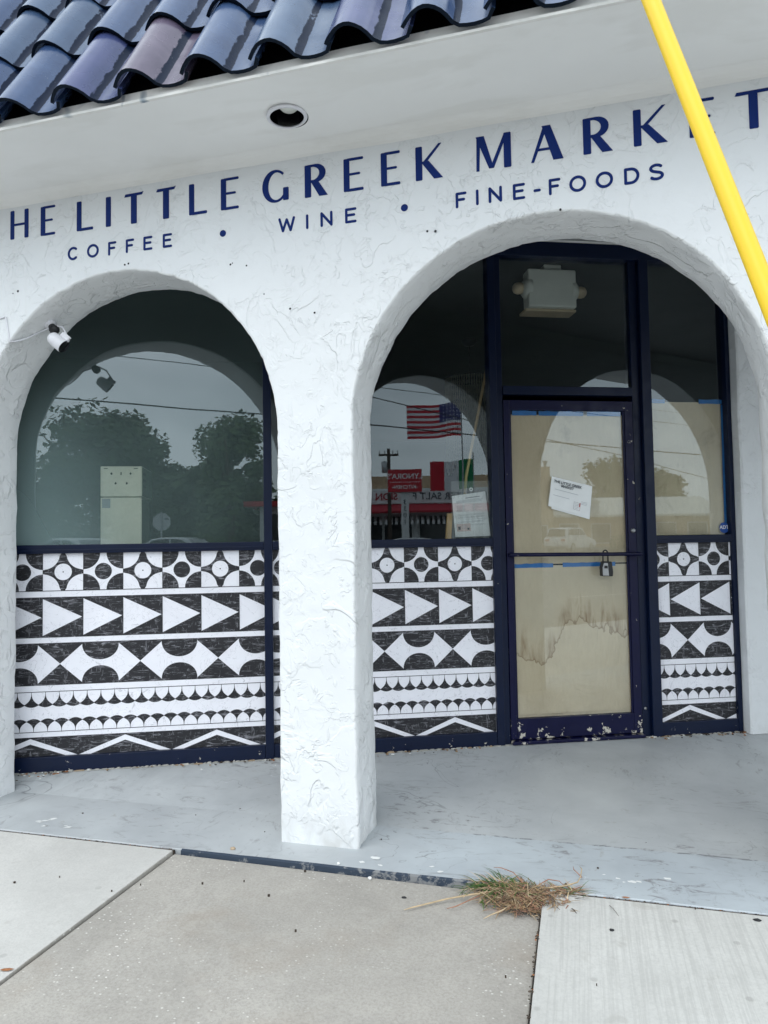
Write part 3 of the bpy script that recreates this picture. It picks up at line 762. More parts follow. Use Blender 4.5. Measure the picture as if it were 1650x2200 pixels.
# ------------------------------------------------------------------ painted lettering
sign = empty('sign_lettering', (0, 0, 0)); sign.parent = bld
H = .146
def quadstroke(a, b, wa, wb=None):
    """thick line a->b measured horizontally (width along x)"""
    wb = wa if wb is None else wb
    return [(a[0]-wa/2, a[1]), (a[0]+wa/2, a[1]), (b[0]+wb/2, b[1]), (b[0]-wb/2, b[1])]
def curve(pts, ws):
    Lft, Rgt = [], []
    n = len(pts)
    for i in range(n):
        a = Vector(pts[max(0, i-1)]); b = Vector(pts[min(n-1, i+1)]); d = (b-a).normalized(); nn = Vector((-d.y, d.x)); p = Vector(pts[i])
        Lft.append(tuple(p+nn*ws[i]/2)); Rgt.append(tuple(p-nn*ws[i]/2))
    return Lft, Rgt
def arcpts(cx, cy, ax, ay, t0, t1, n): return [(cx+ax*cos(radians(t0+(t1-t0)*i/(n-1))), cy+ay*sin(radians(t0+(t1-t0)*i/(n-1)))) for i in range(n)]
def rect(x0, z0, x1, z1, c=.003): return [(x0+c, z0), (x1-c, z0), (x1, z0+c), (x1, z1-c), (x1-c, z1), (x0+c, z1), (x0, z1-c), (x0, z0+c)]
def big(ch, w_):
    S, C = [], []   # straight polygons, curved strokes
    if ch == 'H': S = [rect(0, 0, .0235, H), rect(w_-.0235, 0, w_, H), rect(.018, .067, w_-.018, .078, .001)]
    elif ch == 'E': S = [rect(0, 0, .027, H), rect(.015, H-.0105, w_, H+.001), rect(.015, .070, w_*.84, .080), rect(.015, -.001, w_, .011)]
    elif ch == 'L': S = [rect(0, 0, .027, H), rect(.015, -.001, w_, .0125)]
    elif ch == 'I': S = [rect(0, 0, .028, H)]
    elif ch == 'T': S = [rect(w_/2-.016, 0, w_/2+.016, H-.002), [(0, H-.012), (.012, H-.0125), (w_-.008, H-.010), (w_, H+.004), (w_-.01, H+.002), (.006, H+.001)]]
    elif ch == 'K': S = [rect(0, 0, .029, H), quadstroke((.034, .070), (w_-.012, H+.003), .017, .013), quadstroke((w_-.020, .0), (.040, .080), .038, .034)]
    elif ch == 'M': S = [quadstroke((.006, 0), (.010, H), .0125, .016), quadstroke((.062, .006), (.016, H), .020, .034), quadstroke((.064, .006), (w_-.020, H), .016, .014), rect(w_-.030, 0, w_, H)]
    elif ch == 'A': S = [quadstroke((.006, 0), (.060, H), .012, .018), quadstroke((w_-.020, 0), (.062, H), .040, .034), rect(.028, .044, w_-.035, .054, .001)]
    elif ch == 'R':
        S = [rect(0, 0, .030, H), quadstroke((w_-.020, 0), (.042, .076), .040, .034)]
        p = [(.015, H-.005)]+arcpts(.040, H-.0405, .044, .0355, 90, -90, 15)+[(.015, .0695)]
        C = [(p, [.010]*2+[.010+.020*max(0, sin(pi*i/14))**1.2 for i in range(1, 14)]+[.010]*2)]
    elif ch == 'G':
        p = arcpts(.062, H/2, .052, H/2-.004, 48, 318, 25); n_ = len(p)
        C = [(p, [.0105+.019*max(0, sin(pi*min(1, max(0, (i-3)/17))))**1.3 for i in range(n_)])]
        S = [rect(w_-.028, .004, w_-.001, .062)]
    return S, C
def letter(ch, x, z, w_):
    q = MB(); S, C = big(ch, w_); k = 0
    for s_ in S:
        a = sum(s_[i][0]*s_[(i+1) % len(s_)][1]-s_[(i+1) % len(s_)][0]*s_[i][1] for i in range(len(s_)))
        if a < 0: s_ = s_[::-1]
        q.prism([(x+p[0], z+p[1]) for p in s_], -.0016-.0003*k, .003, M['letter']); k += 1
    for p, ws in C:
        Lf, Rg = curve(p, ws)
        vs = []
        for i in range(len(p)):
            for (a, b) in (Lf[i], Rg[i]):
                vs += [(x+a, -.0017-.0003*k, z+b), (x+a, .003, z+b)]
        fs = []
        for i in range(len(p)-1):
            o = i*4; fs += [(o, o+2, o+6, o+4), (o, o+4, o+5, o+1), (o+2, o+3, o+7, o+6)]
        fs += [(0, 1, 3, 2), ((len(p)-1)*4, (len(p)-1)*4+2, (len(p)-1)*4+3, (len(p)-1)*4+1)]
        q.add(vs, fs, M['letter']); k += 1
    return q.build('letter', sign)
for ch, x, z, w_ in (('T', -2.893, 2.834, .10), ('H', -2.718, 2.830, .109), ('E', -2.536, 2.825, .085), ('L', -2.325, 2.820, .093), ('I', -2.160, 2.819, .03), ('T', -2.057, 2.815, .104), ('T', -1.883, 2.814, .103),
                     ('L', -1.710, 2.812, .093), ('E', -1.546, 2.812, .09), ('G', -1.334, 2.811, .124), ('R', -1.134, 2.809, .108), ('E', -.952, 2.808, .09), ('E', -.783, 2.807, .085), ('K', -.630, 2.807, .118),
                     ('M', -.372, 2.807, .143), ('A', -.150, 2.808, .128), ('R', .055, 2.808, .112), ('K', .245, 2.809, .125), ('E', .448, 2.809, .09), ('T', .610, 2.808, .125)):
    letter(ch, x, z, w_)
h2 = .066
def small(ch, w_):
    a = .0055
    x0, x1, z0, z1 = a, w_-a, a, h2-a
    if ch == 'I': return [[(w_/2, z0), (w_/2, z1)]]
    if ch == '-': return [[(0, h2*.42), (w_, h2*.42)]]
    if ch == 'F': return [[(x0, z0), (x0, z1), (x1, z1)], [(x0, h2*.53), (x1*.85, h2*.53)]]
    if ch == 'E': return [[(x1, z0), (x0, z0), (x0, z1), (x1, z1)], [(x0, h2*.53), (x1*.88, h2*.53)]]
    if ch == 'N': return [[(x0, z0), (x0, z1), (x1, z0), (x1, z1)]]
    if ch == 'W': return [[(x0, z1), (w_*.27, z0), (w_/2, z1*.92), (w_*.73, z0), (x1, z1)]]
    if ch == 'O': return [arcpts(w_/2, h2/2, w_/2-a, h2/2-a, 0, 360, 25)]
    if ch == 'C': return [arcpts(w_/2, h2/2, w_/2-a, h2/2-a, 50, 310, 19)]
    if ch == 'D': return [[(x0, z0), (x0, z1), (w_*.45, z1)]+arcpts(w_*.45, h2/2, x1-w_*.45, h2/2-a, 80, -80, 11)+[(w_*.45, z0), (x0, z0)]]
    if ch == 'S': return [arcpts(w_/2, h2*.72, w_/2-a*1.2, h2*.28-a, 35, 250, 12)+arcpts(w_/2, h2*.285, w_/2-a, h2*.285-a, 75, -145, 13)]
def small_letter(ch, x, z, w_):
    q = MB(); k = 0; r = .0056
    for line in small(ch, w_):
        line = [(x+p[0], z+p[1]) for p in line]
        for i in range(len(line)-1):
            a, b = Vector(line[i]), Vector(line[i+1]); d = (b-a)
            if d.length < 1e-6: continue
            t0 = atan2(d.y, d.x); pts = [(b.x+r*cos(t0-pi/2+pi*j/6), b.y+r*sin(t0-pi/2+pi*j/6)) for j in range(7)]+[(a.x+r*cos(t0+pi/2+pi*j/6), a.y+r*sin(t0+pi/2+pi*j/6)) for j in range(7)]
            q.prism(pts, -.0014-.00007*(k % 9), .002, M['letter']); k += 1
    return q.build('letter', sign)
for ch, x, z, w_ in (('C', -2.376, 2.680, .062), ('O', -2.266, 2.679, .066), ('F', -2.147, 2.677, .045), ('F', -2.049, 2.677, .045), ('E', -1.953, 2.677, .048), ('E', -1.849, 2.676, .049),
                     ('W', -1.262, 2.669, .08), ('I', -1.131, 2.668, .013), ('N', -1.062, 2.668, .056), ('E', -.948, 2.668, .052), ('F', -.462, 2.665, .046), ('I', -.377, 2.666, .011), ('N', -.325, 2.667, .055),
                     ('E', -.226, 2.665, .049), ('-', -.138, 2.664, .018), ('F', -.083, 2.664, .046), ('O', -.003, 2.662, .065), ('O', .098, 2.662, .066), ('D', .205, 2.662, .057), ('S', .297, 2.663, .054)):
    small_letter(ch, x, z, w_)
for x, z in ((-1.537, 2.704), (-.682, 2.70)):
    q = MB(); q.prism([(x+.0155*cos(2*pi*i/24), z+.0155*sin(2*pi*i/24)) for i in range(24)], -.0015, .002, M['letter']); q.build('dot', sign)

# ------------------------------------------------------------------ storefront frames, panes, panels
def gpart(q, name, parent=None, **k): return q.build(name, parent if parent is not None else bld, mw=GM, **k)
def bar(e0, e1, z0, z1, y0=0.0, y1=.10, name='mullion', mat_='navy', bev=.003):
    q = MB(); q.box((e0, y0, z0), (e1, y1, z1), M[mat_]); return gpart(q, name, bevel=bev)
HEAD0, HEAD1 = 3.134, 3.231
E0 = -1.725
bar(-.115, -.065, 0, HEAD0); bar(1.318, 1.366, 0, HEAD0); bar(2.352, 2.418, 0, HEAD0, y0=-.012); bar(2.962, 2.9935, 0, HEAD0, y0=.002)
bar(E0, 2.9935, HEAD0, HEAD1, y0=-.004, name='head_rail')
q = MB(); q.box((E0, .0, HEAD1+.001), (2.9935, .1, 3.249), M['soffit']); gpart(q, 'head_filler')
for a, b in ((E0, -.116), (-.064, 1.317), (2.419, 2.961)):
    bar(a, b, 1.249, 1.300, y0=.003, name='sill_rail'); bar(a, b, .0, .085, y0=.004, y1=.09, name='bottom_rail')
    bar(a, b, 1.262, 1.272, y0=-.003, y1=.002, name='sill_bead', bev=.002)
# door jambs, transom
bar(1.3665, 1.408, 0, HEAD0, y0=.022, y1=.1, name='door_jamb'); bar(2.296, 2.3515, 0, HEAD0, y0=.022, y1=.1, name='door_jamb')
bar(1.4085, 2.2955, 2.222, 2.278, y0=.004, name='transom_rail')
q = MB(); q.box((1.4085, -.02, .003), (2.2955, .1, .022), M['navy_door']); gpart(q, 'threshold', bevel=.004)
def pane(e0, e1, z0, z1, mat_='glass', y=.046, parent=None):
    q = MB(); vs = [(e0, y, z0), (e1, y, z0), (e1, y, z1), (e0, y, z1), (e0, y+.006, z0), (e1, y+.006, z0), (e1, y+.006, z1), (e0, y+.006, z1)]
    q.add(vs, [(0, 1, 2, 3)], M[mat_]); q.add(vs, [(5, 4, 7, 6), (0, 4, 5, 1), (1, 5, 6, 2), (2, 6, 7, 3), (3, 7, 4, 0)], M['glass_back'])
    return gpart(q, 'window_pane')
pane(E0, -.112, 1.297, 3.136, 'glass_hazy'); pane(-.068, 1.320, 1.297, 3.136); pane(1.405, 2.299, 2.275, 3.136); pane(2.415, 2.964, 1.297, 3.136)
# door leaf
door = empty('door', (0, 0, 0)); door.parent = bld; door.matrix_local = GM
def dbar(e0, e1, z0, z1, name, y0=.016, y1=.062, mat_='navy_door'):
    q = MB(); q.box((e0, y0, z0), (e1, y1, z1), M[mat_]); return q.build(name, door, bevel=.003)
dbar(1.411, 1.450, .028, 2.188, 'stile'); dbar(2.236, 2.293, .028, 2.188, 'stile')
dbar(1.4505, 2.2355, .028, .155, 'bottom_rail'); dbar(1.4505, 2.2355, 2.124, 2.188, 'top_rail')
for a in (1.4508, 2.2242): dbar(a, a+.011, .1555, 2.1235, 'glazing_bead', .021, .034)
q = MB(); vs = [(1.448, .036, .15), (2.238, .036, .15), (2.238, .036, 2.128), (1.448, .036, 2.128)]
q.add(vs, [(0, 1, 2, 3)], M['glass']); q.build('door_pane', door)
q = MB(); q.tube([(1.424, -.026, 1.192), (2.30, -.026, 1.182)], .0125, M['navy_door'], 12)
for e, z in ((1.428, 1.192), (2.272, 1.183)): q.tube([(e, -.026, z), (e, .018, z)], .011, M['navy_door'], 10)
q.build('push_bar', door, smooth=True)
q = MB(); Mx = Matrix.Translation((2.268, .012, 1.335)) @ Matrix.Rotation(pi/2, 4, 'X'); q.lathe([(.0, .012), (.009, .012), (.013, .008), (.016, 0), (.016, -.006)], M['steel'], 16, Mx); q.build('lock_cylinder', door, smooth=True)
q = MB(); Mx = Matrix.Translation((2.318, .02, .18)) @ Matrix.Rotation(pi/2, 4, 'X'); q.lathe([(.0, .006), (.008, .005), (.010, 0)], M['steel'], 12, Mx); gpart(q, 'bolt_head', smooth=True)
# mortar line along the foot of the storefront
q = MB(); rr = random.Random(3)
for a, b in ((E0, 1.40), (2.30, 2.98)):
    x = a
    while x < b:
        l_ = rr.uniform(.012, .06); hgt = rr.uniform(.002, .007)
        q.prism([(x, .0), (x+l_, .0), (x+l_*.9, hgt), (x+l_*.4, hgt*rr.uniform(.6, 1.3)), (x+.01, hgt*.7)], -.012-rr.random()*.006, .004, M['mortar'] if rr.random() < .7 else rr.choice([M['soil'], M['pebble'], M['mortar2']])); x += l_*rr.uniform(.9, 1.2)
gpart(q, 'mortar_fillet')['kind'] = 'stuff'
rr = random.Random(11); q = MB()
for _ in range(150):
    e = rr.choice([rr.uniform(-1.5, .1), rr.uniform(.4, 1.4), rr.uniform(2.3, 2.99), rr.uniform(-1.5, -1.2), rr.gauss(2.96, .04)]); y = -abs(rr.gauss(.0, .035))-.012; s_ = rr.uniform(.002, .006); a = rr.uniform(0, 6)
    Mx = Matrix.Translation((e, y, .003)) @ Matrix.Rotation(a, 4, 'Z')
    q.box((-s_*rr.uniform(.7, 2.5), -s_, 0), (s_, s_, s_*.8), rr.choice([M['deadleaf'], M['soil'], M['flake'], M['dry'], M['soil']]), Mx)
o = gpart(q, 'debris'); o['kind'] = 'stuff'

# patterned panels
def clip(poly, a, b):
    def half(p, ok, cut):
        out = []
        for i in range(len(p)):
            P, Q = p[i], p[(i+1) % len(p)]
            if ok(P): out.append(P)
            if ok(P) != ok(Q): out.append(cut(P, Q))
        return out
    for lim, s_ in ((a, 1), (b, -1)):
        if len(poly) < 3: return []
        f = lambda P: s_*(P[0]-lim) >= 0
        poly = half(poly, f, lambda P, Q: (lim, P[1]+(Q[1]-P[1])*(lim-P[0])/(Q[0]-P[0])))
    return poly
def pattern(e0, e1, a0, T, c0, f0, FT, d0, DT, flip=False):
    """black shapes of the print; a0: left edge of a dark-ground square; T: square width; c0: touching point of lozenges; f0: chevron peak; d0: tongue joint"""
    Bk, Ln = [], []      # convex-ish polygons
    zA1, zA0 = 1.249, 1.034
    zm = (zA1+zA0)/2; hA = zA1-zA0; rq = .42*T; rc = .215*T
    k0 = int((e0-a0)/T)-2; k1 = int((e1-a0)/T)+2
    for k in range(k0, k1+1):
        x0 = a0+k*T; x1 = x0+T; xm = (x0+x1)/2
        if k % 2:       # white ground, black quarter discs and disc
            for cx, cz, t in ((x0, zA1, 270), (x1, zA1, 180), (x1, zA0, 90), (x0, zA0, 0)):
                Bk.append([(cx, cz)]+[(cx+rq*cos(radians(t+90*i/8)), cz+rq*sin(radians(t+90*i/8))) for i in range(9)])
            Bk.append([(xm+rc*cos(2*pi*i/24), zm+rc*sin(2*pi*i/24)) for i in range(24)])
        else:           # black star ground with white disc: four side pieces built as strips
            def side(ax):
                pts = []
                for i in range(7):
                    t = radians(-40+80*i/6)
                    pts.append(t)
                return pts
            N_ = 16
            for i in range(N_*4):
                ta, tb = 2*pi*i/(N_*4), 2*pi*(i+1)/(N_*4)
                def outer(t):
                    # distance along ray t from centre to white quarter disc or square edge
                    c_, s_ = cos(t), sin(t)
                    best = min((T/2)/abs(c_) if abs(c_) > 1e-6 else 9, (hA/2)/abs(s_) if abs(s_) > 1e-6 else 9)
                    for qx in (-T/2, T/2):
                        for qz in (-hA/2, hA/2):
                            b_ = qx*c_+qz*s_; d2 = qx*qx+qz*qz-b_*b_
                            if b_ > 0 and d2 < rq*rq: best = min(best, b_-sqrt(rq*rq-d2))
                    return best
                ra, rb = outer(ta), outer(tb)
                if ra <= rc and rb <= rc: continue
                ra, rb = max(ra, rc), max(rb, rc)
                Bk.append([(xm+rc*cos(ta), zm+rc*sin(ta)), (xm+ra*cos(ta), zm+ra*sin(ta)), (xm+rb*cos(tb), zm+rb*sin(tb)), (xm+rc*cos(tb), zm+rc*sin(tb))])
            Bk.append([(xm+.004*cos(2*pi*i/8), zm+.004*sin(2*pi*i/8)) for i in range(8)])
        Ln.append([(x0-.001, zA0), (x0+.001, zA0), (x0+.001, zA1), (x0-.001, zA1)])
    Ln.append([(e0, zA0-.004), (e1, zA0-.004), (e1, zA0), (e0, zA0)])
    zB1, zB0 = .996, .762
    for k in range(k0, k1+1):
        x0 = a0+k*T; x1 = x0+T; zmb = (zB1+zB0)/2; g = .010
        if not flip: Bk += [[(x0, zB1-g), (x1-.006, zmb), (x1, zmb), (x1, zB1), (x0, zB1)], [(x0, zB0+g), (x0, zB0), (x1, zB0), (x1, zmb), (x1-.006, zmb)]]
        else: Bk += [[(x0, zB1), (x0, zmb), (x0+.006, zmb), (x1, zB1-g), (x1, zB1)], [(x0, zB0), (x1, zB0), (x1, zB0+g), (x0+.006, zmb), (x0, zmb)]]
        Ln.append([(x0-.0012, zB0), (x0+.0012, zB0), (x0+.0012, zB1), (x0-.0012, zB1)])
    zC1, zC0 = .731, .488; P2 = 2*T; zmc = (zC1+zC0)/2
    for k in range(int((e0-c0)/P2)-2, int((e1-c0)/P2)+2):
        x = c0+k*P2; q_ = .27*P2; g = .012
        for s_, zt in ((1, zC1), (-1, zC0)):
            tri = [(x-q_, zt), (x-q_, zt-s_*g), (x, zmc+s_*.001), (x+q_, zt-s_*g), (x+q_, zt)]
            Bk += [[tri[0], tri[1], tri[2], (x, zt)], [(x, zt), tri[2], tri[3], tri[4]]]
            xc = x+P2/2; ra = (P2/2-q_)-.002
            ra = P2/2-q_
            arc = [(xc-ra*cos(pi*i/16), zt-s_*(.004+.100*sin(pi*i/16)**.85)) for i in range(17)]
            for i in range(16): Bk.append([(arc[i][0], zt), arc[i], arc[i+1], (arc[i+1][0], zt)])
    Ln.append([(e0, .450), (e1, .450), (e1, .4535), (e0, .4535)])
    for k in range(int((e0-d0)/DT)-2, int((e1-d0)/DT)+2):
        x = d0+k*DT; n_ = 7
        # hanging tongues: black wedge around joint x widening downward
        for i in range(n_):
            u, v = i/n_, (i+1)/n_
            fz = lambda t: .450-.070*t
            fw_ = lambda t: .0012+(DT/2-.0012)*(t**3.0)
            Bk.append([(x-fw_(u), fz(u)), (x+fw_(u), fz(u)), (x+fw_(v), fz(v)), (x-fw_(v), fz(v))])
        for i in range(8):
            u, v = -1+2*i/8, -1+2*(i+1)/8; b_ = lambda t: .380-.004-.012*(1-t*t)
            Bk.append([(x+u*DT/2, .3802), (x+v*DT/2, .3802), (x+v*DT/2, b_(v)), (x+u*DT/2, b_(u))])
        x2 = x+.012
        for i in range(n_):
            u, v = i/n_, (i+1)/n_
            fz = lambda t: .225+.058*t
            fw_ = lambda t: .0012+(DT/2-.0012)*(t**3.0)
            Bk.append([(x2-fw_(u), fz(u)), (x2+fw_(u), fz(u)), (x2+fw_(v), fz(v)), (x2-fw_(v), fz(v))])
        for i in range(8):
            u, v = -1+2*i/8, -1+2*(i+1)/8; b_ = lambda t: .283+.002+.014*(1-t*t)
            Bk.append([(x2+u*DT/2, .2828), (x2+v*DT/2, .2828), (x2+v*DT/2, b_(v)), (x2+u*DT/2, b_(u))])
    Ln.append([(e0, .2215), (e1, .2215), (e1, .225), (e0, .225)])
    zF1 = .194
    for k in range(int((e0-f0)/FT)-2, int((e1-f0)/FT)+2):
        x = f0+k*FT; hw = FT/2; pk = .186; vl = .078
        # black above the zigzag, black below it
        Bk += [[(x-hw, zF1), (x-hw, vl+.006), (x, pk), (x, zF1)], [(x, zF1), (x, pk), (x+hw, vl+.006), (x+hw, zF1)]]
        t_ = .031; zb = .078
        xl = hw*(pk-t_-zb)/(pk-vl-.006)
        Bk.append([(x-xl, zb), (x, pk-t_), (x+xl, zb)])
    return Bk, Ln
def panel(e0, e1, args, y=.028):
    q = MB(); q.box((e0-.004, y, .08), (e1+.004, y+.02, 1.2505), M['print_w']); pn = gpart(q, 'patterned_panel')
    Bk, Ln = pattern(e0, e1, *args)
    q = MB()
    for yy, lst, m_ in ((y-.0010, Bk, M['print_b']), (y-.0016, Ln, M['line'])):
        for k, p in enumerate(lst):
            p = clip(p, e0, e1)
            if len(p) < 3: continue
            p = [(x, min(max(z, .083), 1.2495)) for x, z in p]
            a = sum(p[i][0]*p[(i+1) % len(p)][1]-p[(i+1) % len(p)][0]*p[i][1] for i in range(len(p)))
            if abs(a) < 1e-7: continue
            if a < 0: p = p[::-1]
            q.add([(x, yy-.00001*(k % 7), z) for x, z in p], [tuple(range(len(p)))], m_)
    o = q.build('printed_pattern', pn)
    return pn
panel(E0, -.116, (-1.387, .2245, -.8405, -.926, .524, -1.445, .0765))
panel(-.064, 1.317, (.531, .2165, .615, 1.053, .508, .55, .0735))
panel(2.419, 2.961, (2.517, .2155, 2.634, 2.633, .505, 2.461, .0745, True))

# ------------------------------------------------------------------ interior room behind the glass
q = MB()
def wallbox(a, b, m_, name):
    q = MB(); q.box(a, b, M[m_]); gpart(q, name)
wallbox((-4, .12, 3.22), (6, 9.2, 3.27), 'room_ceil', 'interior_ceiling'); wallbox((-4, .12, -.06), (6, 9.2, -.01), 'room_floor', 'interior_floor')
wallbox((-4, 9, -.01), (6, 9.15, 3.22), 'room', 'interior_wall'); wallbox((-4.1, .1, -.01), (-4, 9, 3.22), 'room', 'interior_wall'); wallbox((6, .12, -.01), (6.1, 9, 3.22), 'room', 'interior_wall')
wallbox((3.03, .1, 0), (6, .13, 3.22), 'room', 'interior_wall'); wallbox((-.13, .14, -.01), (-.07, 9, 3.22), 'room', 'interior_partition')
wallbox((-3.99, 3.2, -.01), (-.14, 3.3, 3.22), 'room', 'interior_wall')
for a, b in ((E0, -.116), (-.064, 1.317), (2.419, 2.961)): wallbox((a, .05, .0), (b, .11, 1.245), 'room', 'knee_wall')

# ------------------------------------------------------------------ things on and behind the glass
def gthing(name, e, y, z, label, cat, group=None):
    o = empty(name); o.matrix_world = GM @ Matrix.Translation((e, y, z)); return tag(o, label, cat, group)
def sheet(e0, e1, z0, z1, y, m_, nx=14, nz=20, amp=.006, seed=0, th=.0008, rot=0):
    """a slightly cockled paper sheet"""
    q = MB(); vs = []
    for j in range(nz+1):
        for i in range(nx+1):
            e = e0+(e1-e0)*i/nx; z = z0+(z1-z0)*j/nz
            vs.append((e, y+amp*noise.noise((e*3+seed, z*2.2, seed*3.3))+amp*.4*noise.noise((e*9+seed, z*7, 2)), z))
    n_ = len(vs); vs += [(a, b+th, c) for a, b, c in vs]
    fs = []
    for j in range(nz):
        for i in range(nx):
            k = j*(nx+1)+i; fs += [(k, k+1, k+nx+2, k+nx+1), (n_+k, n_+k+nx+1, n_+k+nx+2, n_+k+1)]
    q.add(vs, fs, m_); return q
GI = GM.inverted()
def place_sheet(name, q, e, y, z, label, cat):
    o = empty(name); o.matrix_world = GM @ Matrix.Translation((e, y, z)); tag(o, label, cat)
    s_ = q.build('sheet', o, smooth=True); s_.matrix_local = Matrix.Translation((-e, -y, -z)); return o
def tape(parent, e0, e1, z0, z1, y, off):
    q = MB(); rr = random.Random(int(e0*1000)); n_ = max(3, int((e1-e0)/.03)); vs = []
    for i in range(n_+1):
        e = e0+(e1-e0)*i/n_; vs += [(e, y, z0+rr.uniform(-.001, .001)), (e, y, z1+rr.uniform(-.003, .003))]
    q.add(vs, [(2*i, 2*i+2, 2*i+3, 2*i+1) for i in range(n_)], M['tape'])
    t = q.build('tape', parent); t.matrix_local = Matrix.Translation((-off[0], -off[1], -off[2])); return t
kp = place_sheet('kraft_paper', sheet(1.452, 2.234, 1.128, 2.098, .044, M['kraft'], amp=.006, seed=1), 1.84, .044, 1.6, 'plain brown kraft paper covering the upper glass of the navy door', 'paper')
off = (1.84, .044, 1.6)
for a, b in ((1.475, 1.64), (1.655, 1.96), (1.985, 2.22)): tape(kp, a, b, 2.092, 2.1225, .0385, off)
kp2 = place_sheet('kraft_paper', sheet(1.452, 2.232, .175, 1.118, .042, M['kraft_stain'], amp=.005, seed=2), 1.84, .042, .6, 'brown kraft paper with a rusty water stain on the lower glass of the door', 'paper')
off = (1.84, .042, .6)
for a, b in ((1.453, 1.725), (1.79, 2.15)): tape(kp2, a, b, 1.106, 1.132, .0380, off)
kp4 = place_sheet('kraft_paper', sheet(1.452, 2.232, .156, .30, .0475, M['kraft'], nz=4, amp=.002, seed=9), 1.84, .0475, .2, 'short brown kraft paper strip under the stained sheet at the foot of the door glass', 'paper')
kp3 = place_sheet('kraft_paper', sheet(2.420, 2.952, 1.302, 2.196, .062, M['kraft'], amp=.016, seed=5), 2.7, .062, 1.7, 'cockled brown kraft paper behind the narrow side window right of the door', 'paper')
off = (2.7, .062, 1.7)
for a, b in ((2.419, 2.545), (2.79, 2.958)): tape(kp3, a, b, 2.186, 2.214, .0525, off)
q = MB(); q.quad((2.944, .0528, 1.36), (2.962, .0528, 1.36), (2.962, .0528, 2.18), (2.950, .0528, 2.18), M['tape']); t_ = q.build('tape', kp3); t_.matrix_local = Matrix.Translation((-off[0], -off[1], -off[2]))

# notice taped to the door
nt = gthing('notice', 1.85, .030, 1.56, 'white paper notice taped askew to the door glass', 'notice')
corners = [(1.697, 1.502), (1.968, 1.424), (2.001, 1.628), (1.727, 1.694)]
def warp(corn, u, v):
    a, b, c, d = [Vector(p) for p in corn]; return a*(1-u)*(1-v)+b*u*(1-v)+c*u*v+d*(1-u)*v
def psheet(corn, y, m_, parent, amp=.003, name='sheet', nx=8, nz=8, seed=0):
    q = MB(); vs = []
    for j in range(nz+1):
        for i in range(nx+1):
            p = warp(corn, i/nx, j/nz); vs.append((p.x, y+amp*noise.noise((i*.5+seed, j*.6, 1)), p.y))
    n_ = len(vs); vs += [(a, b+.0006, c) for a, b, c in vs]; fs = []
    for j in range(nz):
        for i in range(nx):
            k = j*(nx+1)+i; fs += [(k, k+1, k+nx+2, k+nx+1), (n_+k, n_+k+nx+1, n_+k+nx+2, n_+k+1)]
    q.add(vs, fs, m_); o = q.build(name, parent, smooth=True); o.matrix_world = GM; return o
psheet([(1.720, 1.484), (1.978, 1.412), (2.001, 1.60), (1.75, 1.66)], .0295, M['paper'], nt, .002, 'back_sheet', seed=4)
psheet(corners, .0235, M['paper'], nt, .0045, 'front_sheet', seed=2)
def pmark(corn, u0, v0, u1, v1, y, m_, q):
    ps = [warp(corn, u, v) for u, v in ((u0, v0), (u1, v0), (u1, v1), (u0, v1))]
    q.add([(p.x, y, p.y) for p in ps], [(0, 1, 2, 3)], m_)
def ptext(corn, txt, u, v, size, y, m_, parent, rot=None):
    a, b = warp(corn, u-.2, v), warp(corn, u+.2, v); ang = atan2(b.y-a.y, b.x-a.x); c = warp(corn, u, v)
    me = text_mesh(txt, size, m_, .0002, GM @ Matrix.Translation((c.x, y, c.y)) @ Matrix.Rotation(-ang, 4, 'Y') @ RX90, offset=.0006)
    o = link_mesh('printed_text', me, parent); o.matrix_world = Matrix.Identity(4); return o
ptext(corners, 'THE LITTLE GREEK', .40, .86, .023, .0178, M['ink'], nt); ptext(corners, 'MARKET', .40, .755, .023, .0178, M['ink'], nt)
q = MB()
pmark(corners, .10, .60, .68, .612, .0180, M['ink_pale'], q); pmark(corners, .08, .40, .48, .412, .0180, M['ink_pale'], q)
for i in range(3): pmark(corners, .77, .42-.04*i, .92, .428-.04*i, .0180, M['ink_pale'], q)
for a in ((.60, .12, .76, .125), (.60, .36, .76, .365), (.60, .12, .604, .365), (.756, .12, .76, .365), (.735, .24, .76, .365)): pmark(corners, *a, .0182, M['ink_red'] if a[0] > .7 else M['ink'], q)
for i in range(4): pmark(corners, .62, .16+.05*i, .72, .168+.05*i, .0182, M['ink_pale'], q)
o = q.build('printed_marks', nt); o.matrix_world = GM

# document sleeve, shim, stick inside the middle window
sv = gthing('document_sleeve', 1.2, .056, 1.302, 'clear plastic sleeve of permit papers standing inside the middle window', 'document')
def sbox(a, b, m_, name, parent, **k):
    q = MB(); q.box(a, b, m_); o = q.build(name, parent, **k); o.matrix_world = GM; return o
sbox((1.066, .0545, 1.3015), (1.330, .0555, 1.668), M['sleeve'], 'sleeve_front', sv); sbox((1.066, .0625, 1.3015), (1.330, .0635, 1.668), M['sleeve'], 'sleeve_back', sv)
dc = [(1.088, 1.310), (1.318, 1.315), (1.291, 1.602), (1.070, 1.572)]
psheet(dc, .0595, M['paper'], sv, .001, 'document', seed=7)
q = MB(); rr = random.Random(2)
for v in [.90, .86, .845, .83, .815, .80, .74, .72, .70, .68, .66, .64, .62, .60, .52, .50, .46, .44, .40, .36, .345, .33, .28]:
    u0 = .1+.02*rr.random(); 
    if .59 < v < .75: pmark(dc, u0, v, u0+rr.uniform(.2, .33), v+.006, .0579, M['ink_pale'], q); pmark(dc, .56, v, .56+rr.uniform(.1, .3), v+.006, .0579, M['ink_pale'], q)
    elif v > .88: pmark(dc, .38, v, .82, v+.014, .0579, M['ink'], q)
    else: pmark(dc, u0, v, rr.uniform(.78, .92), v+.006, .0579, M['ink_pale'], q)
pmark(dc, .06, .13, .46, .31, .0578, M['pink'], q)
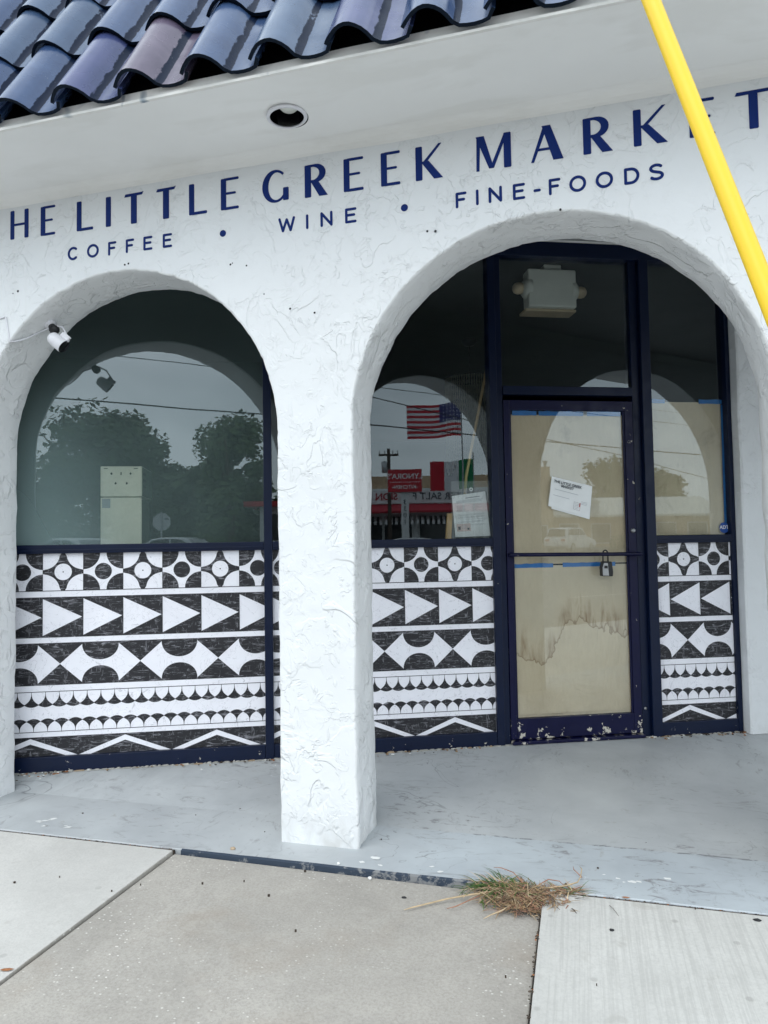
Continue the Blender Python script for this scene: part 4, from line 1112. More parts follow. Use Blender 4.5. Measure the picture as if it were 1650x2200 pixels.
for a in ((.10, .17, .17, .25), (.36, .16, .42, .21)): pmark(dc, *a, .0575, M['ink'], q)
for v in (.27, .23, .20): pmark(dc, .2, v, .36, v+.008, .0575, M['ink_pale'], q)
for a in ((.52, .05, .523, .27), (.70, .05, .703, .27), (.52, .265, .92, .27)): pmark(dc, *a, .0579, M['ink_pale'], q)
o = q.build('printed_marks', sv); o.matrix_world = GM
q = MB(); q.lathe([(.006, 0), (.012, .001), (.012, -.001)], M['flake'], 14, Matrix.Translation((1.196, .0535, 1.614)) @ RX90); o = q.build('string_button', sv); o.matrix_world = GM
sh = MB(); sh.prism([(1.026, 1.3015), (1.062, 1.3015), (1.074, 1.462), (1.040, 1.462)], .064, .082, M['wood']); o = tag(sh.build('wood_shim'), 'short pine wood shim leaning beside the document sleeve in the middle window', 'wood'); o.matrix_world = GM
sk = MB(); sk.tube([(1.165, .105, 1.55), (1.182, .12, 1.70), (1.36, .16, 2.48)], .0095, M['wood'], 10); o = tag(sk.build('wooden_stick', smooth=True), 'long thin wooden stick leaning inside the middle window', 'stick'); o.matrix_world = GM
# round sticker in the corner of the side window
st = gthing('alarm_sticker', 2.936, .0445, 1.345, 'small round blue alarm sticker in the corner of the side window', 'sticker')
q = MB(); q.prism([(2.936+.034*cos(2*pi*i/28), 1.346+.036*sin(2*pi*i/28)) for i in range(28)], .0436, .0455, M['adt']); o = q.build('disc', st); o.matrix_world = GM
link_mesh('printed_text', text_mesh('ADT', .033, M['flagwhite'], .0002, GM @ Matrix.Translation((2.936, .0432, 1.348)) @ RX90, offset=.0008), st).matrix_world = Matrix.Identity(4)

# lock box on the push bar
lk = gthing('lock_box', 2.052, -.03, 1.19, 'black and silver key lock box hanging from the door push bar', 'lock')
q = MB(); q.tube([(2.036, -.026, 1.132)]+[(2.053+.017*cos(pi-pi*i/8), -.026, 1.188+.022*sin(pi*i/8)) for i in range(9)]+[(2.070, -.026, 1.132)], .0045, M['black'], 8); o = q.build('shackle', lk, smooth=True); o.matrix_world = GM
q = MB(); q.prism([(2.016, 1.045), (2.090, 1.042), (2.093, 1.075), (2.086, 1.138), (2.024, 1.140), (2.014, 1.10)], -.052, -.012, M['black']); o = q.build('body', lk, bevel=.006); o.matrix_world = GM
q = MB(); q.prism([(2.020, 1.049), (2.060, 1.047), (2.054, 1.128), (2.030, 1.130), (2.019, 1.10)], -.0565, -.050, M['silver']); o = q.build('faceplate', lk, bevel=.002); o.matrix_world = GM
q = MB(); q.prism([(2.028, 1.095), (2.052, 1.094), (2.050, 1.112), (2.030, 1.113)], -.059, -.055, M['black']); o = q.build('shutter', lk); o.matrix_world = GM

# cabinet behind the left window
cb = gthing('metal_cabinet', -1.015, .48, 0, 'cream sheet metal cabinet standing behind the left window', 'cabinet')
def cbox(a, b, m_, name, **k):
    q = MB(); q.box(a, b, M[m_]); o = q.build(name, cb, **k); o.matrix_world = GM; return o
ca0, ca1, cy0, cy1 = -1.138, -.892, .34, .62
cbox((ca0, cy0, .0), (ca1, cy1, 1.585), 'cab_side', 'body', bevel=.004); cbox((ca0-.002, cy0-.012, .02), (ca1+.002, cy0-.001, 1.596), 'cab', 'front_door', bevel=.003)
cbox((ca0-.003, cy0-.012, 1.602), (ca1+.003, cy1+.06, 1.795), 'cab', 'top_box', bevel=.004); cbox((ca1+.0035, cy0+.002, 1.605), (ca1+.006, cy1+.055, 1.790), 'cab_side', 'side_cover')
for e in (-1.108, -.925): cbox((e-.012, cy0-.015, 1.778), (e+.012, cy0-.0125, 1.782), 'black', 'slot')
for e, z, r in ((-1.073, 1.748, .006), (-.957, 1.748, .006), (-1.048, 1.686, .006), (-.980, 1.686, .006)):
    q = MB(); q.prism([(e+r*cos(2*pi*i/10), z+r*1.3*sin(2*pi*i/10)) for i in range(10)], cy0-.016, cy0-.012, M['black']); o = q.build('screw_hole', cb); o.matrix_world = GM
cbox((-1.018, cy0-.015, 1.738), (-1.012, cy0-.0125, 1.758), 'black', 'slot'); cbox((-1.130, cy0-.014, 1.530), (-1.080, cy0-.0125, 1.588), 'ink_pale', 'label_sticker')
for z in (1.74, 1.70, 1.66): cbox((ca1+.0062, cy0+.03, z), (ca1+.0075, cy0+.10, z+.016), 'black', 'louvre')

# emergency light inside above the door
em = gthing('emergency_light', 1.885, .36, 3.05, 'white emergency light box with two beige lamp heads inside above the door', 'light fixture')
def ebox(a, b, m_, name, **k):
    q = MB(); q.box(a, b, M[m_]); o = q.build(name, em, **k); o.matrix_world = GM; return o
ebox((1.705, .30, 2.905), (2.055, .42, 3.175), 'cream', 'case', bevel=.012); ebox((1.69, .335, 2.885), (2.065, .47, 2.9045), 'lamp_beige', 'base', bevel=.006); ebox((1.83, .33, 3.176), (1.96, .43, 3.2195), 'cream', 'canopy', bevel=.008)
for s_, e, z in ((-1, 1.655, 3.05), (1, 2.105, 3.035)):
    q = MB(); Mx = Matrix.Translation((e, .36, z)) @ Matrix.Rotation(s_*pi/2, 4, 'Y')
    q.lathe([(.0, .045), (.02, .043), (.036, .030), (.042, .005), (.038, -.02), (.022, -.045)], M['lamp_beige'], 18, Mx); o = q.build('lamp_head', em, smooth=True); o.matrix_world = GM
    q = MB(); q.lathe([(.0, .030), (.05, .024), (.075, .0), (.075, -.03)], M['cream'], 20, Matrix.Translation((1.705 if s_ < 0 else 2.055, .36, z)) @ Matrix.Rotation(s_*pi/2, 4, 'Y')); o = q.build('knuckle', em, smooth=True); o.matrix_world = GM

# chandelier of bead strands
ch = gthing('chandelier', 1.79, 2.2, 3.2, 'beaded chandelier hanging by a chain inside behind the middle window', 'chandelier')
def gadd(q, name, parent, **k):
    o = q.build(name, parent, **k); o.matrix_world = GM; return o
q = MB(); q.lathe([(.0, 3.16), (.05, 3.17), (.075, 3.20), (.075, 3.219)], M['black'], 18, Matrix.Translation((1.79, 2.2, 0))); gadd(q, 'ceiling_rose', ch, smooth=True)
q = MB()
for i in range(9):
    z = 3.15-.035*i; a = 0 if i % 2 else pi/2
    q.tube([(1.79+.009*cos(t)*cos(a), 2.2+.009*cos(t)*sin(a), z-.0+.022*sin(t)) for t in [2*pi*j/10 for j in range(11)]], .003, M['black'], 5, caps=False)
gadd(q, 'chain', ch)
q = MB(); q.tube([(1.79+.235*cos(2*pi*i/36), 2.2+.235*sin(2*pi*i/36), 2.845) for i in range(37)], .008, M['black'], 6, caps=False)
for a in (0, pi/2): q.tube([(1.79-.235*cos(a), 2.2-.235*sin(a), 2.845), (1.79+.235*cos(a), 2.2+.235*sin(a), 2.845)], .005, M['black'], 5)
gadd(q, 'ring', ch)
q = MB(); rr = random.Random(4)
for i in range(64):
    a = 2*pi*i/64; x, y = 1.79+.235*cos(a), 2.2+.235*sin(a); ln = .80+.1*sin(a*3)+rr.uniform(-.05, .05)
    n_ = 22; q.tube([(x, y, 2.84-ln*j/n_) for j in range(n_+1)], [.0045 if j % 2 else .009 for j in range(n_+1)], M['bead'], 4, caps=False)
o = gadd(q, 'bead_strand', ch); o['kind'] = 'stuff'

# ------------------------------------------------------------------ security camera and its cable
ccen = Vector((-2.515, .10, 2.325))
sc_ = tag(empty('security_camera', ccen), 'white security camera with black lens mounted under the left arch', 'camera')
ang = atan2(2.36-ZC, -2.53+2.10); mp_ = Vector((-2.10+(R_-.002)*cos(radians(127)), .135, ZC+(R_-.002)*sin(radians(127))))
inw = (Vector((-2.10, .13, ZC))-mp_).normalized()
def camadd(q, name, **k):
    o = q.build(name, sc_, **k); o.matrix_world = Matrix.Identity(4); return o
fwd = Vector((.76, .17, -.62)).normalized()
body_c = Vector((-2.512, .095, 2.318))
qz = fwd.to_track_quat('Z', 'Y').to_matrix().to_4x4()
Mx = Matrix.Translation(body_c) @ qz
q = MB(); q.lathe([(.0, -.050), (.022, -.048), (.031, -.038), (.034, -.016), (.036, .036), (.035, .040)], M['white_plastic'], 28, Mx); camadd(q, 'housing', smooth=True)
q = MB(); q.lathe([(.035, .040), (.0338, .0415), (.0325, .0395), (.0, .039)], M['lens'], 28, Mx); camadd(q, 'lens_face', smooth=True)
q = MB(); q.tube([mp_-inw*.01, mp_+inw*.012], .030, M['white_plastic'], 18); q.tube([mp_+inw*.010, mp_+inw*.03], [.017, .020], M['black'], 14); q.lathe([(0, -.026), (.016, -.02), (.025, -.006), (.026, .006), (.02, .02), (0, .026)], M['black'], 18, Matrix.Translation(mp_+inw*.040)); camadd(q, 'mount', smooth=True)
side = fwd.cross(Vector((0, 0, 1))).normalized(); upv = side.cross(fwd).normalized()
pc = body_c+upv*.034+fwd*.016
Mb = Matrix.Translation(pc) @ Matrix((side, upv, fwd)).transposed().to_4x4()
q = MB(); q.box((-.010, -.006, -.026), (.010, .024, .026), M['white_plastic'], Mb); camadd(q, 'bracket', bevel=.006)
q = MB(); q.box((-.004, .010, .0262), (.004, .016, .0270), M['black'], Mb); camadd(q, 'sensor_slot')
cbk = MB(); pth = []
for i in range(40):
    t = i/39
    x = -3.3+.56*t; z = 2.44+.010*sin(t*7)-.008*t
    pth.append((x, -.004, z))
a0 = radians(139)
for i in range(14):
    t = i/13; a = a0-radians(7)*t; rr_ = R_-.004
    pth.append((-2.10+rr_*cos(a), .0+.11*t, ZC+rr_*sin(a)-.01*sin(pi*t)))
pth += [tuple(mp_+inw*.012+Vector((.025, .0, .0))), tuple(mp_+inw*.05+Vector((.055, -.01, .012))), tuple(pc+upv*.02)]
cbk.tube(pth, .0042, M['white_plastic'], 7); cbl = tag(cbk.build('camera_cable', smooth=True), 'thin white cable stapled along the left arch to the security camera', 'cable')
for i in (12, 34):
    q = MB(); p = pth[i]; q.box((p[0]-.006, -.010, p[2]-.016), (p[0]+.004, .001, p[2]+.006), M['white_plastic']); q.build('cable_clip', cbl, bevel=.002)

# ------------------------------------------------------------------ yellow guy-wire guard
pb, pt = Vector((.317, -1.530, 1.72)), Vector((.176, -1.328, 2.41)); dv = (pt-pb).normalized()
g0 = pb-dv*((pb.z-.10)/dv.z); g1 = g0+dv*3.2
gg = tag(empty('guy_wire', (g0.x, g0.y, 0)), 'bright yellow plastic guy wire guard slanting in front of the shop lettering', 'guy wire')
def wadd(q, name, **k):
    o = q.build(name, gg, **k); o.matrix_world = Matrix.Identity(4); return o
q = MB(); q.tube([g0+dv*3.2*i/12 for i in range(13)], .0172, M['yellow'], 28); wadd(q, 'guard_tube', smooth=True)
q = MB(); q.tube([g0-dv*.10, g1+dv*4.2], .005, M['steel'], 8); wadd(q, 'cable')
q = MB(); q.tube([g0-dv*.22, g0-dv*.06], .010, M['steel'], 8); q.box((g0.x-.0, g0.y-.05, -.02), (g0.x+.10, g0.y+.05, .012), M['steel']); wadd(q, 'anchor')

# ------------------------------------------------------------------ weeds and litter on the pavement
gr = tag(empty('grass_clump', (-.25, -.22, -.02)), 'half dry tuft of grass growing from the sidewalk joint', 'plant')
def blade(q, base, az, length, lean, wd, m_, segs=4, droop=1.0):
    p = Vector(base); d = Vector((cos(az)*lean, sin(az)*lean, 1)).normalized(); vs = []; sd_ = Vector((-sin(az), cos(az), 0))
    for i in range(segs+1):
        t = i/segs; ww = wd*(1-t)**.7+.0003
        vs += [p-sd_*ww, p+sd_*ww]
        d = (d+Vector((cos(az)*.2, sin(az)*.2, -.38*droop))*(1.6/segs)).normalized(); p = p+d*length/segs
        if p.z < -.02: p.z = -.02
    q.add(vs, [(2*i, 2*i+1, 2*i+3, 2*i+2) for i in range(segs)], m_)
rr = random.Random(21)
qg, qd = MB(), MB()
for _ in range(360):
    u = rr.gauss(0, 1); x = -.300+u*.050; y = -.178+rr.gauss(0, .020)
    blade(qg, (x, y, -.012), rr.choice([rr.gauss(3.0, .5), rr.gauss(.3, .6), rr.gauss(2.9, .5), rr.uniform(-2.8, -.3)]), rr.uniform(.05, .135), rr.uniform(.9, 2.6), rr.uniform(.0016, .0034), rr.choice([M['grass'], M['grass'], M['grass'], M['dry2']]), 4, 1.2)
for _ in range(2100):
    x = rr.gauss(-.235, .066); y = -.222+rr.gauss(0, .048)
    if y < -.345 or y > -.10: continue
    k = 1-.7*abs((y+.215)/.13)
    blade(qd, (x, y, -.018+rr.random()*.028*max(0, k)), rr.uniform(0, 6.28), rr.uniform(.02, .075), rr.uniform(.9, 4), rr.uniform(.0010, .0024), rr.choice([M['dry'], M['dry'], M['dry2'], M['dry3'], M['grass'], M['bark']] if x < -.3 else [M['dry'], M['dry'], M['dry3'], M['dry2'], M['bark']]), 3)
for _ in range(90):
    blade(qg, (rr.gauss(-.075, .02), rr.gauss(-.165, .012), -.006), rr.choice([.1, 3.0, 3.4])+rr.gauss(0, .4), rr.uniform(.03, .08), rr.uniform(.8, 2), .0018, rr.choice([M['grass'], M['dry2'], M['dry3']]))
qs = MB(); pts_ = []
for i in range(40):
    a = 2*pi*i/40; k = 1+.3*noise.noise((cos(a)*2, sin(a)*2, 4)); pts_.append((-.235+.105*k*cos(a), -.215+.055*k*sin(a), -.014))
qs.add(pts_+[(-.235, -.205, .008)], [(i, (i+1) % 40, 40) for i in range(40)], M['soil'])
o = qs.build('soil', gr); o.matrix_world = Matrix.Identity(4)
for q_, nm in ((qg, 'green_blades'), (qd, 'dry_thatch')):
    o = q_.build(nm, gr); o.matrix_world = Matrix.Identity(4); o['kind'] = 'stuff'
def runner(pts, r, m_):
    q = MB(); q.tube(pts, r, m_, 5); o = q.build('runner', gr, smooth=True); o.matrix_world = Matrix.Identity(4)
runner([(-.34, -.225, 0), (-.42, -.262, -.004), (-.50, -.30, -.010), (-.56, -.34, -.014), (-.61, -.385, -.012), (-.635, -.40, -.016)], [.003, .0034, .003, .003, .0024, .0012], M['dry2'])
runner([(-.36, -.235, 0), (-.42, -.30, -.006), (-.46, -.345, -.01), (-.49, -.36, -.014)], [.002, .0018, .002, .001], M['dry3'])
runner([(-.27, -.30, -.004), (-.30, -.345, -.006), (-.335, -.375, -.010), (-.355, -.40, -.012)], [.0025, .0028, .0022, .001], M['dry2'])
runner([(-.16, -.17, .006), (-.09, -.15, .012), (-.045, -.118, .016), (-.035, -.085, .02), (-.03, -.02, .022), (-.038, .01, .018)], [.0025, .003, .0026, .0022, .002, .001], M['dry2'])
runner([(-.03, -.085, .02), (-.06, -.02, .018), (-.062, .0, .02)], [.002, .0016, .0008], M['dry3'])
runner([(-.24, -.16, .01), (-.28, -.10, .018), (-.33, -.065, .015), (-.36, -.06, .012)], [.002, .002, .0016, .0008], M['dry3'])
runner([(-.19, -.17, .01), (-.15, -.13, .02), (-.11, -.13, .018), (-.09, -.15, .01)], [.002, .002, .0016, .0008], M['dry3'])
def lump(name, x, y, z, sx, sy, sz, m_, label, cat, seed=1, rz=0):
    bm = bmesh.new(); bmesh.ops.create_icosphere(bm, subdivisions=2, radius=1)
    for v in bm.verts:
        f = 1+.35*noise.noise(v.co*1.6+Vector((seed*3.1, 0, 0))); v.co = Vector((v.co.x*sx*f, v.co.y*sy*f, v.co.z*sz*f))
    me = bpy.data.meshes.new(name); bm.to_mesh(me); bm.free(); me.materials.append(m_)
    for p in me.polygons: p.use_smooth = True
    o = link_mesh(name, me); o.location = (x, y, z+sz*.75); o.rotation_euler = (0, 0, rz); return tag(o, label, cat)
lump('pebble', -1.445, -.12, 0, .012, .008, .006, M['pebble'], 'tan oval pebble on the porch edge left of the pillar', 'pebble', 1, .3)
lump('stone_chip', -.659, -.302, -.026, .011, .007, .004, M['gumspot'], 'black stone chip on the middle sidewalk slab beside the weeds', 'stone', 2)
lump('gum_spot', .063, -.392, -.004, .008, .007, .0035, M['gumspot'], 'small black gum spot on the right sidewalk slab', 'gum', 3)
lump('asphalt_chip', .533, -.216, -.004, .013, .008, .004, M['gumspot'], 'dark asphalt chip at the right end of the porch edge', 'stone', 4)
lump('seed_pod', -.079, -.236, -.004, .011, .009, .003, M['pebble'], 'flat brown seed pod at the corner of the right slab', 'seed', 5)
lump('white_pebble', -.965, -.150, 0, .007, .006, .005, M['flake'], 'small white pebble below the pillar on the porch edge', 'pebble', 6)
lump('pale_pebble', -.82, -.2, -.02, .008, .006, .006, M['flake'], 'pale stone stuck in the worn dark edge below the pillar', 'pebble', 7)
def leafy(x, y, z, s_, rz, label):
    q = MB(); pts = [(-1, 0), (-.5, .3), (.2, .34), (1, 0), (.3, -.3), (-.4, -.28)]
    vs = [(0, 0, .004)]+[(a*s_, b*s_, .001+.006*abs(a)*s_*20*.3) for a, b in pts]
    q.add(vs, [(0, i+1, (i+1) % 6+1) for i in range(6)], M['deadleaf']); o = q.build('dead_leaf'); o.location = (x, y, z); o.rotation_euler = (0, 0, rz); tag(o, label, 'leaf')
leafy(-1.715, -1.055, -.001, .022, .35, 'curled brown dead leaf on the left slab joint')
leafy(-.385, -.162, .001, .014, .2, 'small rust red leaf left of the grass tuft')
leafy(.12, -.165, .001, .016, .1, 'small brown leaf on the porch edge joint right of the grass')
q = MB(); rr = random.Random(8)
def splat(x, y, z, r, asp=1.6, rz=0):
    n_ = 11; pts = []
    for i in range(n_):
        t = 2*pi*i/n_; k = r*rr.uniform(.55, 1.15); a, b = k*asp*cos(t), k*sin(t)
        pts.append((x+a*cos(rz)-b*sin(rz), y+a*sin(rz)+b*cos(rz), z))
    q.add(pts, [tuple(range(n_))], M['flake'])
for x, y, r in ((-1.21, -.315, .014), (-1.09, -.345, .010), (-1.13, -.29, .007), (-1.05, -.30, .006), (-1.18, -.255, .005), (-1.00, -.305, .006)): splat(x, y, -.0245-.002+.0015*0, r)
for _ in range(9): splat(rr.uniform(-2.55, -2.25), rr.uniform(-.10, .0), .0012, rr.uniform(.004, .009), 2.4, .3)
for x, y, r in ((.10, -.02, .006), (.15, -.035, .010), (.172, -.03, .007), (.12, -.045, .004), (.05, -.0, .004), (-.88, -.11, .01), (-.84, -.06, .012), (-.8, -.12, .007), (-.60, -.085, .006), (-.56, -.12, .008), (.28, .02, .01)): splat(x, y, .0012, r, 1.8, rr.uniform(-.3, .3))
o = q.build('paint_flake'); tag(o, 'scattered white paint splashes on the porch and sidewalk', None, None, 'stuff')
q = MB(); rr = random.Random(77)
for _ in range(420):        # dark grit along the joints
    r_ = rr.random()
    if r_ < .45: x = rr.uniform(-3.1, -1.69); y = Y0+.004+rr.gauss(0, .006)
    elif r_ < .75: x = rr.uniform(-.05, .75); y = Y0+.004+rr.gauss(0, .006)
    else: x = -.171+rr.gauss(0, .004); y = rr.uniform(-1.0, -.2)
    s_ = rr.uniform(.0008, .0026); Mx = Matrix.Translation((x, y, -.006)) @ Matrix.Rotation(rr.uniform(0, 6), 4, 'Z'); q.box((-s_*rr.uniform(1, 2.6), -s_, 0), (s_, s_, s_), rr.choice([M['soil'], M['soil'], M['soil'], M['soil'], M['gumspot'], M['bark'], M['bark'], M['deadleaf']]), Mx)
for _ in range(60):
    x = rr.uniform(-2.9, 1); y = rr.uniform(-1.1, 1.2); s_ = rr.uniform(.001, .003)
    q.box((x-s_*1.6, y-s_, -.004), (x+s_, y+s_, .0035), M['soil'])
tag(q.build('grit'), 'dark grit and crumbs along the slab joints', None, None, 'stuff')

# ------------------------------------------------------------------ across the street (seen in the glass)
OA = Vector((-3.325, 4.749, 0)); AX = Vector((.852, .523, 0)); BX = Vector((.524, -.851, 0))
def at(u, w_, z=None):
    p = OA+AX*u+BX*w_; p.z = gz(p.y) if z is None else z; return p
ARZ = atan2(AX.y, AX.x)
# local frame: x = AX, y = -BX?  (x along, y towards away) uses rotation about z; y axis of rotated frame = (-.523,.852) = -BX
def fthing(name, u, w_, label, cat, group=None, rz=0):
    o = empty(name, at(u, w_), ARZ+rz); return tag(o, label, cat, group)
def tree(u, w_, wid, hgt, label, dens=1500, trunk=.25, seed=1, mat_='leaf', ls=.45, low=.25):
    o = fthing('tree', u, w_, label, 'tree', 'trees across the street'); rr = random.Random(seed)
    q = MB(); q.tube([(0, 0, -.2), (.1, .05, hgt*.25), (0, .1, hgt*.5), (.1, 0, hgt*.8)], [trunk, trunk*.8, trunk*.55, trunk*.2], M['bark'], 8)
    for _ in range(7):
        a = rr.uniform(0, 6.28); q.tube([(0, .05, hgt*rr.uniform(.25, .5)), (cos(a)*wid*.2, sin(a)*wid*.2, hgt*rr.uniform(.5, .65)), (cos(a)*wid*.38, sin(a)*wid*.38, hgt*rr.uniform(.6, .85))], [trunk*.5, trunk*.3, .04], M['bark'], 6)
    q.build('trunk', o, smooth=True)
    q = MB(); lobes = []
    for _ in range(30):
        a = rr.uniform(0, 6.28); z = hgt*rr.uniform(low+.05, .86); r = wid*.36*sqrt(rr.random())*(1.05-.55*max(0, z/hgt-.55)/.45); lobes.append((Vector((r*cos(a), r*sin(a), z)), wid*rr.uniform(.12, .21)))
    lobes.append((Vector((0, 0, hgt*.82)), wid*.2))
    ls *= .72
    for _ in range(int(dens*1.9)):
        c, r = rr.choice(lobes); d = Vector((rr.gauss(0, 1), rr.gauss(0, 1), rr.gauss(0, 1))).normalized(); p = c+d*r*(rr.random()**.35)*1.12
        if p.z < hgt*low: continue
        a = Vector((rr.gauss(0, 1), rr.gauss(0, 1), rr.gauss(0, .5))).normalized(); b = a.cross(d+Vector((.1, .2, .3))).normalized(); s_ = ls*rr.uniform(.7, 1.5)
        q.add([p-a*s_*.5, p+b*s_*.3, p+a*s_*.5, p-b*s_*.3], [(0, 1, 2, 3)], M[mat_])
    q.build('crown', o); return o
tree(-24.5, 60, 12.0, 12.3, 'broad dark rounded tree standing furthest left across the street', 4200, .35, 1, 'leaf2', .8, .05)
tree(-23.5, 66, 7.5, 13.2, 'tall dark tree rising behind the broad rounded tree', 3000, .3, 2, 'leaf2', .7, .1)
tree(-9.9, 46, 6.0, 9.6, 'dense rounded tree beside the red roofed stand', 3600, .28, 3, 'leaf', .5, .08)
for i, (u, w_, wd, h_) in enumerate(((-18.5, 60, 6, 7.4), (-15.5, 57, 5.5, 6.6), (-12.6, 56, 5.5, 7.0), (-29.5, 58, 5, 6.6))): tree(u, w_, wd, h_, ('low bushy tree right of the broad dark tree', 'lowest bushy tree in the gap between the big trees', 'bushy tree just left of the dense rounded tree', 'small bushy tree at the far left edge')[i], 2600, .2, 10+i, 'leaf2', .6, .0)
for i, (u, w_, wd, h_) in enumerate(((25.2, 78, 8, 9.3), (31.5, 80, 6.5, 8.6))): tree(u, w_, wd, h_, ('wide tree behind the pale metal roof', 'tree rising behind the right end of the pale metal roof')[i], 2600, .3, 20+i, 'leaf', .7, .2)
hd = fthing('hedge', 15.5, 46, 'long low clipped hedge in front of the parked white cars', 'hedge'); q = MB(); rr = random.Random(6)
for _ in range(1500):
    p = Vector((rr.uniform(-.8, 6), rr.uniform(-.5, .5), rr.uniform(0, 1.25))); a = Vector((rr.gauss(0, 1), rr.gauss(0, 1), rr.gauss(0, 1))).normalized(); b = a.cross(Vector((.3, .2, .9))).normalized()
    q.add([p-a*.12, p+b*.08, p+a*.12, p-b*.08], [(0, 1, 2, 3)], M['leaf'])
q.build('leaves', hd)
wd_ = fthing('far_woods', -16, 78, 'dark band of distant woods behind the trees', 'woods'); q = MB(); rr = random.Random(16)
for _ in range(5200):
    p = Vector((rr.uniform(-40, 24), rr.uniform(-3, 3), rr.uniform(-1, 5.2)+.8*sin(rr.uniform(0, 6)))); a = Vector((rr.gauss(0, 1), rr.gauss(0, 1), rr.gauss(0, 1))).normalized(); b = a.cross(Vector((.3, .2, .9))).normalized()
    q.add([p-a*.5, p+b*.4, p+a*.5, p-b*.4], [(0, 1, 2, 3)], M['leaf2'])
q.build('leaves', wd_); wd_['kind'] = 'stuff'
og = fthing('ornamental_grass', -7.6, 33, 'yellow green clump of ornamental grass by the red roofed stand', 'plant'); q = MB()
for _ in range(420):
    blade(q, (rr.gauss(0, .5), rr.gauss(0, .3), 0), rr.uniform(0, 6.28), rr.uniform(.9, 1.7), rr.uniform(.1, .6), .02, M['grass'], 4, .5)
q.build('blades', og)

# stop sign, seen from its back
ss = fthing('stop_sign', -9.7, 31, 'stop sign turned away showing its grey metal back', 'sign')
q = MB(); q.prism([(.41*cos(pi/8+pi/4*i), 2.05+.41*sin(pi/8+pi/4*i)) for i in range(8)], -.004, .0, M['signgrey']); q.prism([(.40*cos(pi/8+pi/4*i), 2.05+.40*sin(pi/8+pi/4*i)) for i in range(8)], -.008, -.005, M['redsign']); q.build('plate', ss)
q = MB(); q.box((-.035, .002, -.1), (.035, .05, 2.5), M['steel']); q.build('post', ss)
q = MB(); q.box((.12, .0015, 2.14), (.30, .003, 2.22), M['ink']); q.build('decal', ss)

# cars
def car(u, w_, rz, kind, mat_, label):
    o = fthing('parked_car', u, w_, label, 'car', 'cars parked across the street', rz)
    suv = kind == 'suv'; Lh, Wd = (2.3, .93) if suv else (2.35, .9)
    hood, belt, roof_ = (1.02, 1.08, 1.70) if suv else (.92, .95, 1.45)
    low = [(-Lh, .45), (-Lh+.02, .78), (-Lh+.08, hood-.06), (-Lh+.25 if suv else -Lh+.6, belt), (.75, belt), (1.1, belt-.02), (Lh-.25, hood-.14), (Lh-.04, .72), (Lh, .45), (Lh-.3, .28), (-Lh+.25, .28)]
    q = MB(); sec = [(-1, .90), (-.93, 1.0), (.93, 1.0), (1, .90)]
    def loft(poly, ws, m_, q):
        n_ = len(poly); vs = []
        for yy, k in ws:
            cx = sum(p[0] for p in poly)/n_; cz = sum(p[1] for p in poly)/n_
            vs += [(cx+(p[0]-cx)*k, yy, cz+(p[1]-cz)*k) for p in poly]
        fs = [(j*n_+i, j*n_+(i+1) % n_, (j+1)*n_+(i+1) % n_, (j+1)*n_+i) for j in range(len(ws)-1) for i in range(n_)]
        fs += [tuple(range(n_-1, -1, -1)), tuple(range((len(ws)-1)*n_, len(ws)*n_))]; q.add(vs, fs, m_)
    loft(low, [(-Wd, .955), (-Wd+.08, 1), (Wd-.08, 1), (Wd, .955)], M[mat_], q); q.build('body', o, bevel=.04, auto=35)
    if suv: gh = [(-Lh+.16, belt-.02), (-Lh+.42, roof_-.10), (-Lh+.75, roof_), (.1, roof_), (.42, roof_-.05), (1.15, belt-.02)]
    else: gh = [(-1.75, belt-.02), (-.95, roof_-.06), (-.6, roof_), (.1, roof_), (.45, roof_-.06), (1.25, belt-.02)]
    q = MB(); loft(gh, [(-Wd+.12, .93), (-Wd+.22, 1), (Wd-.22, 1), (Wd-.12, .93)], M[mat_], q); q.build('cabin', o, bevel=.05, auto=35)
    cx = sum(p[0] for p in gh)/6; cz = sum(p[1] for p in gh)/6
    for s_ in (-1, 1):
        gl = [(cx+(p[0]-cx)*.80, cz+(p[1]-cz)*.70) for p in gh]
        for a, b in ((min(p[0] for p in gl), -.18), (-.10, max(p[0] for p in gl))):
            pl = clip(gl, a, b)
            if len(pl) > 2: q = MB(); q.prism(pl, *sorted((s_*(Wd-.125), s_*(Wd-.112))), M['carglass']); q.build('side_window', o)
    for (x0, z0), (x1, z1), nm in (((gh[-1][0]+.01, gh[-1][1]+.05), (gh[-2][0]+.03, gh[-2][1]), 'windscreen'), ((gh[0][0]-.01, gh[0][1]+.06), (gh[1][0]-.02, gh[1][1]), 'rear_window')):
        q = MB(); q.quad((x0, -Wd+.25, z0), (x1, -Wd+.32, z1), (x1, Wd-.32, z1), (x0, Wd-.25, z0), M['carglass']); q.build(nm, o)
    for x in (-1.4, 1.42):
        for s_ in (-1, 1):
            Mx = Matrix.Translation((x, s_*(Wd-.09), .34)) @ Matrix.Rotation(-s_*pi/2, 4, 'X'); q = MB(); q.lathe([(.20, .10), (.31, .11), (.345, .06), (.345, -.10)], M['tyre'], 20, Mx); wh = q.build('wheel', o, smooth=True)
            q = MB(); q.lathe([(0, .085), (.08, .095), (.20, .10)], M['steel'], 14, Mx); q.build('rim', wh)
    for s_ in (-1, 1):
        q = MB(); q.box((-Lh-.012, s_*.62-.14, .78), (-Lh+.06, s_*.62+.14, .92), M['redsign']); q.build('tail_light', o)
        q = MB(); q.box((Lh-.14, s_*.62-.16, .62), (Lh-.015, s_*.62+.16, .76), M['flagwhite']); q.build('headlight', o)
    q = MB(); q.box((-Lh-.014, -.26, .60), (-Lh+.02, .26, .72), M['flagwhite']); q.build('number_plate', o)
    return o
car(-7.6, 27, .25, 'sedan', 'cargrey', 'silver sedan parked behind the stop sign')
